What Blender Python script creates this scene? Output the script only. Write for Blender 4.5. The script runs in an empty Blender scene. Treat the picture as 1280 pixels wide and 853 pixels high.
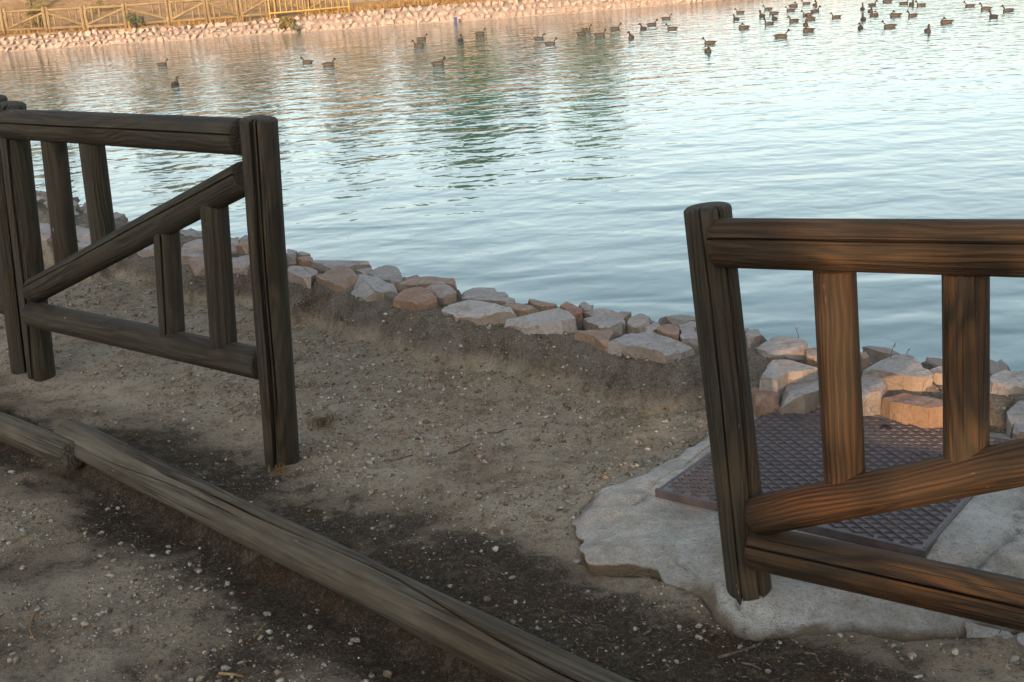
import bpy, bmesh, math, random
import numpy as np
from mathutils import Vector, Matrix, Quaternion
R = math.radians
random.seed(7)
scn = bpy.context.scene
COL = scn.collection

# ------------------------------------------------------------------ camera
F, CX, CY, HC = 1550.0, 640.0, 426.5, 1.65
PITCH, ROLL = math.atan(481 / F), R(4.2)
FWD = Vector((0, math.cos(PITCH), -math.sin(PITCH)))
_r = Vector((1, 0, 0)); _u = _r.cross(FWD)
RT = _r * math.cos(ROLL) - _u * math.sin(ROLL)
UP = _u * math.cos(ROLL) + _r * math.sin(ROLL)
EYE = Vector((0, 0, HC))
cam = bpy.data.cameras.new('camera'); co = bpy.data.objects.new('camera', cam); COL.objects.link(co)
cam.sensor_width = 36; cam.lens = 36 * F / 1280; cam.clip_start = .05; cam.clip_end = 3000
m = Matrix((RT, UP, -FWD)).transposed().to_4x4(); m.translation = EYE
co.matrix_world = m
scn.camera = co

# ------------------------------------------------------------------ light
SUN_EL, SUN_AZ = 9.0, 194.0           # degrees; azimuth clockwise from +Y: low evening sun behind the viewer
scn.world = bpy.data.worlds.new('World'); scn.world.use_nodes = True
wn = scn.world.node_tree.nodes; wl = scn.world.node_tree.links
sky = wn.new('ShaderNodeTexSky'); sky.sky_type = 'NISHITA'; sky.sun_disc = False
sky.sun_elevation = R(SUN_EL); sky.sun_rotation = R(SUN_AZ); sky.air_density = 1.0; sky.dust_density = 2.5; sky.ozone_density = 1.0
bg = wn['Background']; bg.inputs['Strength'].default_value = .15
# thin even evening veil of high cloud over the whole sky: paler and less blue
rgb = wn.new('ShaderNodeRGBToBW'); wl.new(sky.outputs[0], rgb.inputs[0])
vm = wn.new('ShaderNodeMix'); vm.data_type = 'RGBA'; vm.inputs[0].default_value = .55
vc = wn.new('ShaderNodeMix'); vc.data_type = 'RGBA'; vc.blend_type = 'MULTIPLY'; vc.inputs[0].default_value = 1.; vc.inputs[7].default_value = (1.08, 1.17, 1.18, 1)
wl.new(rgb.outputs[0], vc.inputs[6]); wl.new(sky.outputs[0], vm.inputs[6]); wl.new(vc.outputs[2], vm.inputs[7])
wl.new(vm.outputs[2], bg.inputs['Color'])
SUND = Vector((math.sin(R(SUN_AZ)) * math.cos(R(SUN_EL)), math.cos(R(SUN_AZ)) * math.cos(R(SUN_EL)), math.sin(R(SUN_EL))))
sl = bpy.data.lights.new('sun', 'SUN'); sl.energy = 2.3; sl.angle = R(.53); sl.color = (1.0, .64, .36)
so = bpy.data.objects.new('sun', sl); COL.objects.link(so); so.location = (0, -20, 20)
so.rotation_euler = SUND.to_track_quat('Z', 'Y').to_euler()
scn.view_settings.view_transform = 'Standard'; scn.view_settings.look = 'None'
scn.view_settings.gamma = 1; scn.view_settings.exposure = 1.72
scn.view_settings.use_curve_mapping = False

# ------------------------------------------------------------------ helpers
def ray(px, py):
    return (FWD * F + RT * (px - CX) - UP * (py - CY)).normalized()
def at(px, py, z=0.0):
    d = ray(px, py); return EYE + d * ((z - HC) / d.z)
def on_plane(px, py, p, n):
    d = ray(px, py); return EYE + d * (n.dot(p - EYE) / n.dot(d))
def tag(o, label=None, cat=None, group=None, kind=None):
    if label: o['label'] = label
    if cat: o['category'] = cat
    if group: o['group'] = group
    if kind: o['kind'] = kind
    return o
def empty(name, loc, label=None, cat=None, group=None):
    o = bpy.data.objects.new(name, None); COL.objects.link(o); o.location = loc; o.empty_display_size = .1
    return tag(o, label, cat, group)
def link(name, me, mat=None, parent=None, loc=None):
    o = bpy.data.objects.new(name, me); COL.objects.link(o)
    if mat and not me.materials: me.materials.append(mat)
    if loc is not None: o.location = loc
    if parent:
        o.parent = parent
    return o
def mesh(name, v, f, smooth=True, sharp=None):
    me = bpy.data.meshes.new(name); me.from_pydata([tuple(p) for p in v], [], f); me.update()
    if smooth:
        me.shade_smooth()
        if sharp: me.set_sharp_from_angle(angle=R(sharp))
    return me
def np_mesh(name, V, faces, smooth=True):
    """V (n,3), faces (m,k) arrays"""
    me = bpy.data.meshes.new(name); k = faces.shape[1]
    me.vertices.add(len(V)); me.vertices.foreach_set('co', V.astype(np.float32).ravel())
    me.loops.add(faces.size); me.loops.foreach_set('vertex_index', faces.astype(np.int32).ravel())
    me.polygons.add(len(faces)); me.polygons.foreach_set('loop_start', np.arange(0, faces.size, k, dtype=np.int32))
    me.update(calc_edges=True); me.validate()
    if smooth: me.shade_smooth()
    return me
def bm_mesh(name, bm, smooth=False, sharp=None):
    me = bpy.data.meshes.new(name); bm.to_mesh(me); bm.free()
    if smooth:
        me.shade_smooth()
        if sharp: me.set_sharp_from_angle(angle=R(sharp))
    return me
rng = np.random.default_rng(11)
_T = [rng.random((256, 256)) for _ in range(6)]
def vnoise(x, y, s, k=0):
    x = np.asarray(x) / s; y = np.asarray(y) / s
    xi = np.floor(x).astype(int); yi = np.floor(y).astype(int); fx = x - xi; fy = y - yi
    fx = fx * fx * fx * (fx * (fx * 6 - 15) + 10); fy = fy * fy * fy * (fy * (fy * 6 - 15) + 10)
    T = _T[k % 6]; a = T[xi % 256, yi % 256]; b = T[(xi + 1) % 256, yi % 256]; c = T[xi % 256, (yi + 1) % 256]; d = T[(xi + 1) % 256, (yi + 1) % 256]
    return (a * (1 - fx) + b * fx) * (1 - fy) + (c * (1 - fx) + d * fx) * fy - .5
def fbm(x, y, s, o=4, k=0):
    t = 0; a = 1.
    for i in range(o): t = t + a * vnoise(x + 17.3 * i, y - 9.1 * i, s, k + i); s /= 2.03; a *= .5
    return t
def sst(a, b, x):
    t = np.clip((x - a) / (b - a), 0, 1); return t * t * (3 - 2 * t)
def seg_dist(x, y, pts, closed=False):
    d = np.full(np.shape(x), 1e9); n = len(pts)
    for i in range(n if closed else n - 1):
        ax, ay = pts[i][:2]; bx, by = pts[(i + 1) % n][:2]
        ux, uy = bx - ax, by - ay; L = ux * ux + uy * uy
        t = np.clip(((x - ax) * ux + (y - ay) * uy) / L, 0, 1)
        d = np.minimum(d, np.hypot(x - ax - t * ux, y - ay - t * uy))
    return d
def inside(x, y, pts):
    r = np.zeros(np.shape(x), bool); n = len(pts)
    for i in range(n):
        ax, ay = pts[i][:2]; bx, by = pts[(i + 1) % n][:2]
        c = (ay > y) != (by > y)
        r ^= c & (x < (bx - ax) * (y - ay) / (by - ay + 1e-12) + ax)
    return r
def catmull(P, n, closed=False):
    out = []; m_ = len(P)
    for i in range(m_ if closed else m_ - 1):
        g = (lambda k: P[k % m_]) if closed else (lambda k: P[min(max(k, 0), m_ - 1)])
        p0, p1, p2, p3 = [np.array(g(i + q), float) for q in (-1, 0, 1, 2)]
        for j in range(n):
            t = j / n
            out.append(.5 * (2 * p1 + (p2 - p0) * t + (2 * p0 - 5 * p1 + 4 * p2 - p3) * t * t + (3 * p1 - p0 - 3 * p2 + p3) * t ** 3))
    if not closed: out.append(np.array(P[-1], float))
    return out

# ------------------------------------------------------------------ materials
class NT:
    def __init__(s, name):
        s.m = bpy.data.materials.new(name); s.m.use_nodes = True; s.t = s.m.node_tree
        s.b = s.t.nodes['Principled BSDF']; s.out = s.t.nodes['Material Output']
    def n(s, ty, **kw):
        nd = s.t.nodes.new('ShaderNode' + ty)
        for k, v in kw.items():
            if k in nd.inputs: s.put(nd.inputs[k], v)
            else: setattr(nd, k, v)
        return nd
    def put(s, sock, v):
        if isinstance(v, bpy.types.NodeSocket): s.t.links.new(v, sock)
        else: sock.default_value = v
    def obj(s): return s.n('TexCoord').outputs['Object']
    def gen(s): return s.n('NewGeometry').outputs['Position']
    def map(s, v, sc=(1, 1, 1), loc=(0, 0, 0), rot=(0, 0, 0)):
        return s.n('Mapping', Vector=v, Scale=sc, Location=loc, Rotation=rot).outputs[0]
    def noise(s, v, sc, det=4., rough=.55, dist=0.):
        return s.n('TexNoise', Vector=v, Scale=sc, Detail=det, Roughness=rough, Distortion=dist).outputs[0]
    def ramp(s, f, stops):
        r = s.n('ValToRGB', Fac=f); e = r.color_ramp.elements
        while len(e) < len(stops): e.new(.5)
        for q, (p, c) in zip(e, stops):
            q.position = p; q.color = (*c, 1) if isinstance(c, tuple) else (c, c, c, 1)
        return r.outputs[0]
    def mix(s, f, a, b, mode='MIX'):
        nd = s.n('Mix', data_type='RGBA', blend_type=mode)
        for sock, v in ((nd.inputs[0], f), (nd.inputs[6], a), (nd.inputs[7], b)):
            s.put(sock, (*v, 1) if isinstance(v, tuple) and len(v) == 3 else v)
        return nd.outputs[2]
    def math(s, op, a, b=0., c=0.):
        nd = s.n('Math', operation=op)
        s.put(nd.inputs[0], a); s.put(nd.inputs[1], b); s.put(nd.inputs[2], c); return nd.outputs[0]
    def vmath(s, op, a, b):
        nd = s.n('VectorMath', operation=op); s.put(nd.inputs[0], a); s.put(nd.inputs[1], b); return nd.outputs[0]
    def bump(s, h, st=.5, d=.01, nrm=None):
        nd = s.n('Bump', Height=h, Strength=st, Distance=d)
        if nrm: s.put(nd.inputs['Normal'], nrm)
        return nd.outputs[0]
    def fin(s, col, rough=.85, nrm=None, spec=.3):
        s.put(s.b.inputs['Base Color'], (*col, 1) if isinstance(col, tuple) and len(col) == 3 else col)
        s.put(s.b.inputs['Roughness'], rough); s.b.inputs['Specular IOR Level'].default_value = spec
        if nrm: s.put(s.b.inputs['Normal'], nrm)
        return s.m

def wood(name, dark, light, grey, greyamt=.5, rough=.75, rv=1.):
    q = NT(name); o = q.obj(); rnd = q.n('ObjectInfo').outputs['Random']
    off = q.n('CombineXYZ', X=q.math('MULTIPLY_ADD', rnd, .10, -.05), Y=q.math('MULTIPLY_ADD', q.math('FRACT', q.math('MULTIPLY', rnd, 7.3)), .08, -.04), Z=q.math('MULTIPLY', rnd, 37.)).outputs[0]
    p = q.vmath('ADD', o, off)
    warp = q.n('TexNoise', Vector=q.map(p, (3, 3, 1.6)), Scale=1.0, Detail=2.).outputs['Color']
    wv = q.vmath('MULTIPLY', q.vmath('SUBTRACT', warp, (.5, .5, .5)), (.10, .10, 0))
    p2 = q.vmath('ADD', p, wv)
    ring = q.n('TexWave', wave_type='RINGS', rings_direction='Z', Vector=q.map(p2, (1, 1, .06)), Scale=26., Distortion=3.5, Detail=3., **{'Detail Scale': 1.2}).outputs['Fac']
    fib = q.noise(q.map(p, (140, 140, 3.5)), 1., 4., .65)
    mid = tuple(.5 * a + .5 * b for a, b in zip(light, dark)); l2 = tuple(.95 * a + .05 * b for a, b in zip(light, dark)); vis = q.ramp(q.noise(q.map(p, (4, 4, 2.5)), 1.3, 3.), [(.35, .40 * rv), (.65, 1. * rv)])
    c = q.mix(vis, mid, q.ramp(ring, [(.1, l2), (.6, mid), (.95, dark)]))
    c = q.mix(q.math('MULTIPLY', fib, .9), c, q.mix(1., c, (.45, .42, .40), 'MULTIPLY'))
    stk = q.noise(q.map(p, (52, 52, 1.1)), 1., 5., .7)
    c = q.mix(q.ramp(stk, [(.34, .75), (.50, 0.)]), c, q.mix(1., c, (.38, .36, .34), 'MULTIPLY'))
    c = q.mix(q.ramp(stk, [(.54, 0.), (.70, .55)]), c, q.mix(1., c, (1.7, 1.65, 1.6), 'MULTIPLY'))
    big = q.noise(q.map(p, (5, 5, 2.2)), 1., 4., .6)
    gm = q.ramp(big, [(.34, 0.), (.66, greyamt)])
    c = q.mix(gm, c, q.mix(q.ramp(stk, [(.36, .65), (.6, 0.)]), grey, tuple(.35 * g for g in grey)))
    ck = q.noise(q.map(p, (34, 34, .9)), 1., 2., .5, .3)
    ckm = q.ramp(q.math('ABSOLUTE', q.math('SUBTRACT', ck, .5)), [(.0, 1.), (.02, .9), (.055, 0.)])
    ckm = q.math('MULTIPLY', ckm, q.ramp(q.noise(q.map(p, (7, 7, 1.5)), 1., 3.), [(.45, 0.), (.6, 1.)]))
    c = q.mix(q.math('MULTIPLY', ckm, .8), c, (.018, .014, .010))
    st = q.ramp(q.noise(q.map(p, (9, 9, 1.3)), 2.1, 5., .7), [(.55, 0.), (.78, .75)])
    c = q.mix(st, c, (.030, .024, .018))
    pale = q.ramp(q.noise(q.map(p, (30, 30, 9)), 1.7, 2.), [(.74, 0.), (.79, .55)])
    c = q.mix(pale, c, (.30, .27, .21))
    h = q.math('ADD', q.math('MULTIPLY', ring, -.25), q.math('ADD', q.math('MULTIPLY', fib, 1.0), q.math('MULTIPLY', ckm, -1.2)))
    return q.fin(c, q.math('MULTIPLY_ADD', fib, .25, rough - .1), q.bump(h, .8, .005), .25)

M = {}
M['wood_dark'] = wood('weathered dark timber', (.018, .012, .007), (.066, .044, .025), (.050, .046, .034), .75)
M['wood_brown'] = wood('brown treated timber', (.020, .008, .003), (.095, .042, .013), (.038, .035, .023), .6)
M['wood_log'] = wood('greyed log timber', (.055, .041, .027), (.130, .102, .068), (.150, .130, .100), .85, .85, .12)
M['wood_far'] = wood('straw coloured timber', (.16, .105, .052), (.31, .215, .112), (.25, .21, .135), .5, .85)

def soil():
    q = NT('sandy gravel soil'); p = q.gen()
    a = q.n('Attribute', attribute_name='litter').outputs['Fac']  # mask of needle litter plus shade painted in front of the logs
    bk = q.n('Attribute', attribute_name='bank').outputs['Fac']
    n1 = q.noise(p, 2.2, 6., .62); n2 = q.noise(p, 12., 7., .72); n3 = q.noise(p, 70., 5., .75); n4 = q.noise(p, 230., 3., .7)
    mixn = q.math('ADD', q.math('MULTIPLY', n1, .55), q.math('MULTIPLY', n2, .45))
    sand = q.ramp(mixn, [(.38, (.29, .216, .150)), (.47, (.460, .362, .262)), (.56, (.545, .446, .335)), (.66, (.600, .512, .402))])
    grit = q.ramp(q.math('ADD', q.math('MULTIPLY', n3, .6), q.math('MULTIPLY', n2, .4)), [(.40, 1.), (.50, 0.)])
    sand = q.mix(q.math('MULTIPLY', grit, .50), sand, (.095, .064, .040))
    sand = q.mix(q.ramp(n4, [(.38, .35), (.50, 0.)]), sand, (.11, .08, .055))
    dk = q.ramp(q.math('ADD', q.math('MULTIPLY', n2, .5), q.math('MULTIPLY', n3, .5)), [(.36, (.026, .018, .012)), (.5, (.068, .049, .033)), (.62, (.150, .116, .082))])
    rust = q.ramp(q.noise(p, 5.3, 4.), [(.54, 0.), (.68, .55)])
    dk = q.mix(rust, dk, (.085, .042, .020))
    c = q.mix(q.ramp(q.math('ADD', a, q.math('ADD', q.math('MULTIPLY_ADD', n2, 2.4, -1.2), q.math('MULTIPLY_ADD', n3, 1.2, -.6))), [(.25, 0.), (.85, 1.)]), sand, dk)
    earth = q.ramp(q.math('ADD', q.math('MULTIPLY', n2, .45), q.math('ADD', q.math('MULTIPLY', q.noise(p, 4., 5.), .35), q.math('MULTIPLY', n3, .2))), [(.38, (.085, .064, .046)), (.47, (.215, .176, .140)), (.56, (.310, .272, .235)), (.66, (.390, .355, .318))])
    earth = q.mix(q.ramp(n4, [(.42, .6), (.52, 0.)]), earth, (.060, .045, .032))
    c = q.mix(bk, c, earth)
    for sc, lo, hi, col in ((95., .20, .27, (.36, .33, .29)), (150., .22, .30, (.40, .36, .31)), (60., .14, .19, (.30, .285, .275))):
        v = q.n('TexVoronoi', Vector=p, Scale=sc)
        k = q.ramp(v.outputs['Distance'], [(lo, 1.), (hi, 0.)])
        g = q.math('MULTIPLY', k, q.ramp(v.outputs['Color'], [(.55, 0.), (.60, .8)]))
        g = q.math('MULTIPLY', g, q.math('SUBTRACT', 1., q.math('MULTIPLY', a, .6)))
        c = q.mix(g, c, col)
    h = q.math('ADD', q.math('ADD', q.math('MULTIPLY', n3, 1.1), n2), q.math('MULTIPLY', n4, .45))
    return q.fin(c, .95, q.bump(h, 1.0, .028), .10)
M['soil'] = soil()

def rock(name, cols, sc=9., side=(.17, .115, .07)):
    q = NT(name); o = q.obj(); oi = q.n('ObjectInfo'); rnd = oi.outputs['Random']
    p = q.vmath('ADD', o, q.n('CombineXYZ', X=q.math('MULTIPLY', rnd, 53.), Y=q.math('MULTIPLY', rnd, 91.), Z=0.).outputs[0])
    n1 = q.noise(p, sc, 6., .65); n2 = q.noise(p, sc * 6, 5., .7)
    c = q.ramp(n1, [(.3, cols[0]), (.48, cols[1]), (.62, cols[2])])
    tone = q.ramp(rnd, [(0., cols[3]), (.35, cols[1]), (.65, cols[4]), (1., cols[2])])
    c = q.mix(.62, c, tone)
    c = q.mix(q.ramp(n2, [(.36, .6), (.52, 0.)]), c, q.mix(1., c, (.42, .38, .34), 'MULTIPLY'))
    c = q.mix(q.ramp(q.noise(p, sc * .7, 5.), [(.60, 0.), (.74, .7)]), c, (.20, .105, .048))
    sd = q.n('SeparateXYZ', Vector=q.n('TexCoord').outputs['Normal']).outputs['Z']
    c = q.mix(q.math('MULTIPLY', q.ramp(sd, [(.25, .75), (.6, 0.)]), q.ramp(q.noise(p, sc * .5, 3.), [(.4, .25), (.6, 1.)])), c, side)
    cr = q.n('TexVoronoi', feature='DISTANCE_TO_EDGE', Vector=q.vmath('ADD', p, q.vmath('MULTIPLY', q.n('TexNoise', Vector=p, Scale=sc * 1.5, Detail=3.).outputs['Color'], (.06, .06, .06))), Scale=sc * .9).outputs['Distance']
    crm = q.ramp(cr, [(0., 1.), (.018, 0.)])
    h = q.math('ADD', q.math('MULTIPLY', n1, 1.), q.math('ADD', q.math('MULTIPLY', n2, .5), q.math('MULTIPLY', crm, -.25)))
    return q.fin(c, .88, q.bump(h, .7, .012 * 9 / sc), .25)
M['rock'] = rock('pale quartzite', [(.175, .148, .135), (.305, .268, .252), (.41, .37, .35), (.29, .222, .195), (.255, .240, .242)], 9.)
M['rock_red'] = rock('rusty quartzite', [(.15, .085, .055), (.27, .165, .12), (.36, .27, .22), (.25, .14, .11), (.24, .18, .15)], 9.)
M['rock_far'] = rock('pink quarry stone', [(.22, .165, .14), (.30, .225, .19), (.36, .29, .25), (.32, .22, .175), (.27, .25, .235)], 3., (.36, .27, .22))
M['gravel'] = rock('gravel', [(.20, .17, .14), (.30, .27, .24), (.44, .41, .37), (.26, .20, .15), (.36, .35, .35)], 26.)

def gravel_mat():
    q = NT('mixed gravel'); p = q.gen()
    v = q.n('TexVoronoi', Vector=p, Scale=60.).outputs['Color']
    f = q.n('SeparateColor', Color=v)
    c = q.ramp(f.outputs[0], [(0., (.085, .060, .040)), (.35, (.17, .125, .085)), (.65, (.25, .205, .155)), (.88, (.32, .285, .24)), (1., (.40, .37, .33))])
    return q.fin(q.mix(q.ramp(f.outputs[1], [(.975, 0.), (.98, .7)]), c, (.27, .10, .06)), .9, q.bump(q.noise(p, 300.), .4, .002), .2)
M['gravel_stuff'] = gravel_mat()

def concrete():
    q = NT('rough cast concrete'); p = q.gen()
    n1 = q.noise(p, 3.2, 6., .62); n2 = q.noise(p, 22., 6., .7); n3 = q.noise(p, 130., 3., .7)
    c = q.ramp(q.math('ADD', q.math('MULTIPLY', n1, .6), q.math('MULTIPLY', n2, .4)), [(.36, (.23, .198, .168)), (.5, (.37, .345, .315)), (.6, (.48, .46, .435))])
    c = q.mix(q.ramp(n3, [(.34, .75), (.46, 0.)]), c, (.20, .165, .13))
    c = q.mix(q.ramp(q.noise(p, 6., 5., .7), [(.53, 0.), (.68, .7)]), c, (.235, .185, .14))
    v = q.n('TexVoronoi', Vector=p, Scale=120.)
    c = q.mix(q.math('MULTIPLY', q.ramp(v.outputs['Distance'], [(.18, 1.), (.26, 0.)]), q.ramp(v.outputs['Color'], [(.72, 0.), (.74, .8)])), c, (.13, .11, .09))
    d = q.n('Attribute', attribute_name='dirt').outputs['Fac']
    c = q.mix(q.ramp(q.math('ADD', d, q.math('MULTIPLY_ADD', n2, 1.2, -.6)), [(.35, 0.), (.75, .92)]), c, (.125, .088, .055))
    h = q.math('ADD', q.math('MULTIPLY', n2, 1.2), q.math('MULTIPLY', n3, .6))
    return q.fin(c, .92, q.bump(h, .9, .018), .2)
M['concrete'] = concrete()

def cast_iron():
    q = NT('purple brown cast iron'); p = q.obj()
    n = q.noise(p, 7., 5., .6); n2 = q.noise(p, 60., 4., .7)
    c = q.ramp(n, [(.3, (.075, .056, .056)), (.55, (.115, .092, .097)), (.75, (.15, .122, .122))])
    c = q.mix(q.ramp(n2, [(.52, 0.), (.68, .5)]), c, (.20, .165, .145))
    c = q.mix(q.ramp(q.noise(p, 190., 2.), [(.7, 0.), (.76, .7)]), c, (.34, .31, .27))
    return q.fin(c, q.math('MULTIPLY_ADD', n2, .3, .42), q.bump(n2, .3, .003), .5)
M['iron'] = cast_iron()
q = NT('dark iron with painted shade'); M['iron_dark'] = q.fin(q.ramp(q.noise(q.obj(), 25., 4.), [(.3, (.055, .042, .042)), (.7, (.10, .078, .080))]), .6, None, .4)  # darker than the plate: groove shade painted into the tread colour
q = NT('dark hollow'); M['hole_shade'] = q.fin(q.ramp(q.noise(q.obj(), 20.), [(.3, (.010, .009, .008)), (.7, (.02, .018, .016))]), .9)  # near black: painted shade of a hole, on solid studs

def water():
    q = NT('pond water'); p = q.gen()
    # wind ripples: short crests across the pond, calmer near the bank
    a = q.noise(q.map(p, (.85, 1.5, 1), rot=(0, 0, R(-7))), 1.0, 1.5, .45, .3)
    b = q.noise(q.map(p, (3.6, 3.4, 1), rot=(0, 0, R(5))), 1.0, 1.5, .5, .3)
    c = q.noise(q.map(p, (5., 14., 1), rot=(0, 0, R(-3))), 1.0, 2., .5, .3)
    calm = q.ramp(q.noise(q.map(p, (.05, .09, 1)), 1., 3., .5), [(.40, .45), (.60, 1.)])
    lee = q.n('MapRange', Value=q.n('SeparateXYZ', Vector=p).outputs['Y']); lee.inputs[1].default_value = 9.; lee.inputs[2].default_value = 26.; lee.inputs[3].default_value = .10; lee.inputs[4].default_value = .52
    h = q.math('ADD', q.math('MULTIPLY', q.math('MULTIPLY', a, calm), 1.15), q.math('ADD', q.math('MULTIPLY', b, lee.outputs[0]), q.math('MULTIPLY', c, .012)))
    n = q.bump(h, 1.0, .047)
    col = q.ramp(q.noise(q.map(p, (.3, .3, 1)), .5, 3.), [(.35, (.048, .128, .136)), (.65, (.058, .146, .152))])
    q.fin(col, .035, n, .5); q.b.inputs['IOR'].default_value = 1.33
    return q.m
M['water'] = water()

def dry_hill():
    q = NT('dry ochre hillside'); p = q.gen()
    n = q.noise(p, .35, 6., .65); n2 = q.noise(p, 2.6, 5., .7)
    c = q.ramp(q.math('ADD', q.math('MULTIPLY', n, .5), q.math('MULTIPLY', n2, .5)), [(.36, (.17, .105, .055)), (.5, (.31, .20, .115)), (.64, (.40, .29, .18))])
    return q.fin(c, .95, q.bump(n2, .6, .2), .1)
M['hill'] = dry_hill()
def leafmat(name, cols, tr=.25):
    q = NT(name); oi = q.n('ObjectInfo').outputs['Random']; p = q.gen()
    v = q.n('TexVoronoi', Vector=p, Scale=9.).outputs['Color']
    c = q.ramp(q.n('SeparateColor', Color=v).outputs[0], [(0., cols[0]), (.5, cols[1]), (1., cols[2])])
    q.fin(c, .7, None, .3)
    t = q.n('BsdfTranslucent', Color=c); mx = q.n('MixShader', Fac=tr)
    q.t.links.new(q.b.outputs[0], mx.inputs[1]); q.t.links.new(t.outputs[0], mx.inputs[2]); q.t.links.new(mx.outputs[0], q.out.inputs[0])
    return q.m
M['leaf'] = leafmat('green leaf', [(.055, .100, .018), (.090, .150, .030), (.13, .19, .05)])
M['leaf_olive'] = leafmat('grey green leaf', [(.075, .090, .050), (.115, .130, .075), (.17, .18, .10)])
M['leaf_yellow'] = leafmat('yellow green leaf', [(.13, .13, .03), (.20, .18, .05), (.26, .22, .08)])
M['leaf_dark'] = leafmat('dark pine needle', [(.020, .035, .010), (.034, .055, .016), (.05, .075, .022)], .08)
M['straw'] = leafmat('dry straw', [(.20, .105, .035), (.33, .195, .075), (.42, .30, .14)], .2)
M['straw_green'] = leafmat('half dry grass', [(.10, .10, .03), (.17, .14, .05), (.28, .20, .08)], .2)
q = NT('bark'); n_ = q.noise(q.map(q.obj(), (8, 8, 2)), 2., 5., .7); M['bark'] = q.fin(q.ramp(n_, [(.3, (.05, .036, .025)), (.7, (.16, .12, .085))]), .9, q.bump(n_, .8, .03), .1)
q = NT('needle litter'); v_ = q.n('TexVoronoi', Vector=q.gen(), Scale=25.).outputs['Color']
M['litter'] = q.fin(q.ramp(q.n('SeparateColor', Color=v_).outputs[0], [(0., (.06, .036, .02)), (.6, (.13, .085, .048)), (1., (.26, .19, .115))]), .85, None, .2)
q = NT('twig bark'); M['twig'] = q.fin(q.ramp(q.noise(q.obj(), 60.), [(.3, (.045, .032, .022)), (.7, (.15, .115, .085))]), .9)
q = NT('yellow railing paint'); M['yellow'] = q.fin(q.ramp(q.noise(q.obj(), 8.), [(.3, (.30, .18, .05)), (.7, (.38, .24, .075))]), .5, None, .4)
q = NT('dark blue paint'); M['blue'] = q.fin(q.ramp(q.noise(q.obj(), 20.), [(.3, (.025, .035, .11)), (.7, (.05, .06, .17))]), .6)
def duckmat():
    q = NT('brown duck plumage'); o = q.obj(); s = q.n('SeparateXYZ', Vector=o)
    sp = q.n('TexVoronoi', Vector=q.map(o, (1, .6, 1)), Scale=38.).outputs['Distance']
    rnd = q.n('ObjectInfo').outputs['Random']
    c = q.ramp(sp, [(.2, (.020, .015, .011)), (.6, (.060, .042, .029))])
    c = q.mix(q.ramp(s.outputs['Z'], [(.02, .45), (.10, 0.)]), c, (.085, .060, .042))
    c = q.mix(q.math('MULTIPLY', rnd, .6), c, (.045, .036, .030))
    c = q.mix(q.ramp(s.outputs['Z'], [(.17, 0.), (.20, 1.)]), c, q.mix(rnd, (.014, .013, .010), (.040, .030, .021)))
    bill = q.math('MULTIPLY', q.ramp(s.outputs['Z'], [(.19, 0.), (.195, 1.)]), q.ramp(s.outputs['Y'], [(.290, 0.), (.297, 1.)]))
    c = q.mix(bill, c, (.20, .15, .05))
    return q.fin(c, .65, q.bump(sp, .3, .01), .3)
M['duck'] = duckmat()

# ================================================================== SETTING
WZ = -.8                                   # water level
TOE = [(-30, 47), (-22, 33), (-12, 19.5), (-6, 12), (-3.6, 8.95), (-2.44, 7.54), (-1.88, 6.98), (-1.45, 6.42), (-1.2, 6.2), (-.94, 5.9), (-.63, 5.49), (-.35, 5.16),
       (-.08, 4.95), (.19, 4.79), (.37, 4.65), (.62, 4.41), (1.0, 4.30), (1.6, 3.78), (2.4, 3.0), (4, 1.4), (8, -2.6), (20, -10), (45, -12)]
TOE = [tuple(p) for p in catmull(TOE, 4)]
SHORE_PX = [(0, 66, 45), (39, 63, 43), (100, 58.6, 40), (166, 54.7, 36.5), (180, 53.9, 35), (282, 47, 28.5), (353, 41.7, 22.5), (424, 37.6, 16.5), (521, 30.5, 6.5), (603, 25.4, 2), (680, 19.3, -4), (761, 13.2, -11), (900, 1, -23)]
FAR = [(-34, 52.5, .05), (-27, 54, .05)]
for px, yw, yt in SHORE_PX:
    w = at(px, yw, WZ); t = on_plane(px, yt, w + Vector((0, 1.0, 0)), Vector((0, 1, 0)))
    FAR.append((w.x, w.y, t.z))
zl = FAR[-1][2]
FAR += [(13.5, 58.5, zl), (19, 65, zl), (28, 82, zl), (46, 112, zl), (95, 128, zl)]
POND = TOE + [(90, 10), (125, 90)] + [(x, y + .35) for x, y, z in reversed(FAR)] + [(-33, 50)]
LOG_LINE = [tuple(at(px, py, .02)[:2]) for px, py in ((-120, 487), (85, 552), (414, 715), (700, 850))]
_e = Vector(LOG_LINE[-1]) - Vector(LOG_LINE[-2]); LOG_LINE.append(tuple(Vector(LOG_LINE[-1]) + _e.normalized() * 4))
LOG_LINE.insert(0, tuple(Vector(LOG_LINE[0]) + (Vector(LOG_LINE[0]) - Vector(LOG_LINE[1])).normalized() * 6))
def log_side(x, y):
    """signed distance to the edging logs, positive on the pond side"""
    a, b = Vector(LOG_LINE[2]), Vector(LOG_LINE[4]); u = (b - a).normalized()
    s = (np.asarray(x) - a.x) * -u.y + (np.asarray(y) - a.y) * u.x
    return seg_dist(x, y, LOG_LINE) * np.sign(s)
ZA = lambda x, y: (340 + x / 4.267, 270 + y / 4.267)
ZB = lambda x, y: (600 + x / 4.267, 340 + y / 4.267)
ZC = lambda x, y: (920 + x / 3.556, 400 + y / 3.556)
ZD = lambda x, y: (x / 3.555, 240 + y / 3.555)
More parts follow.
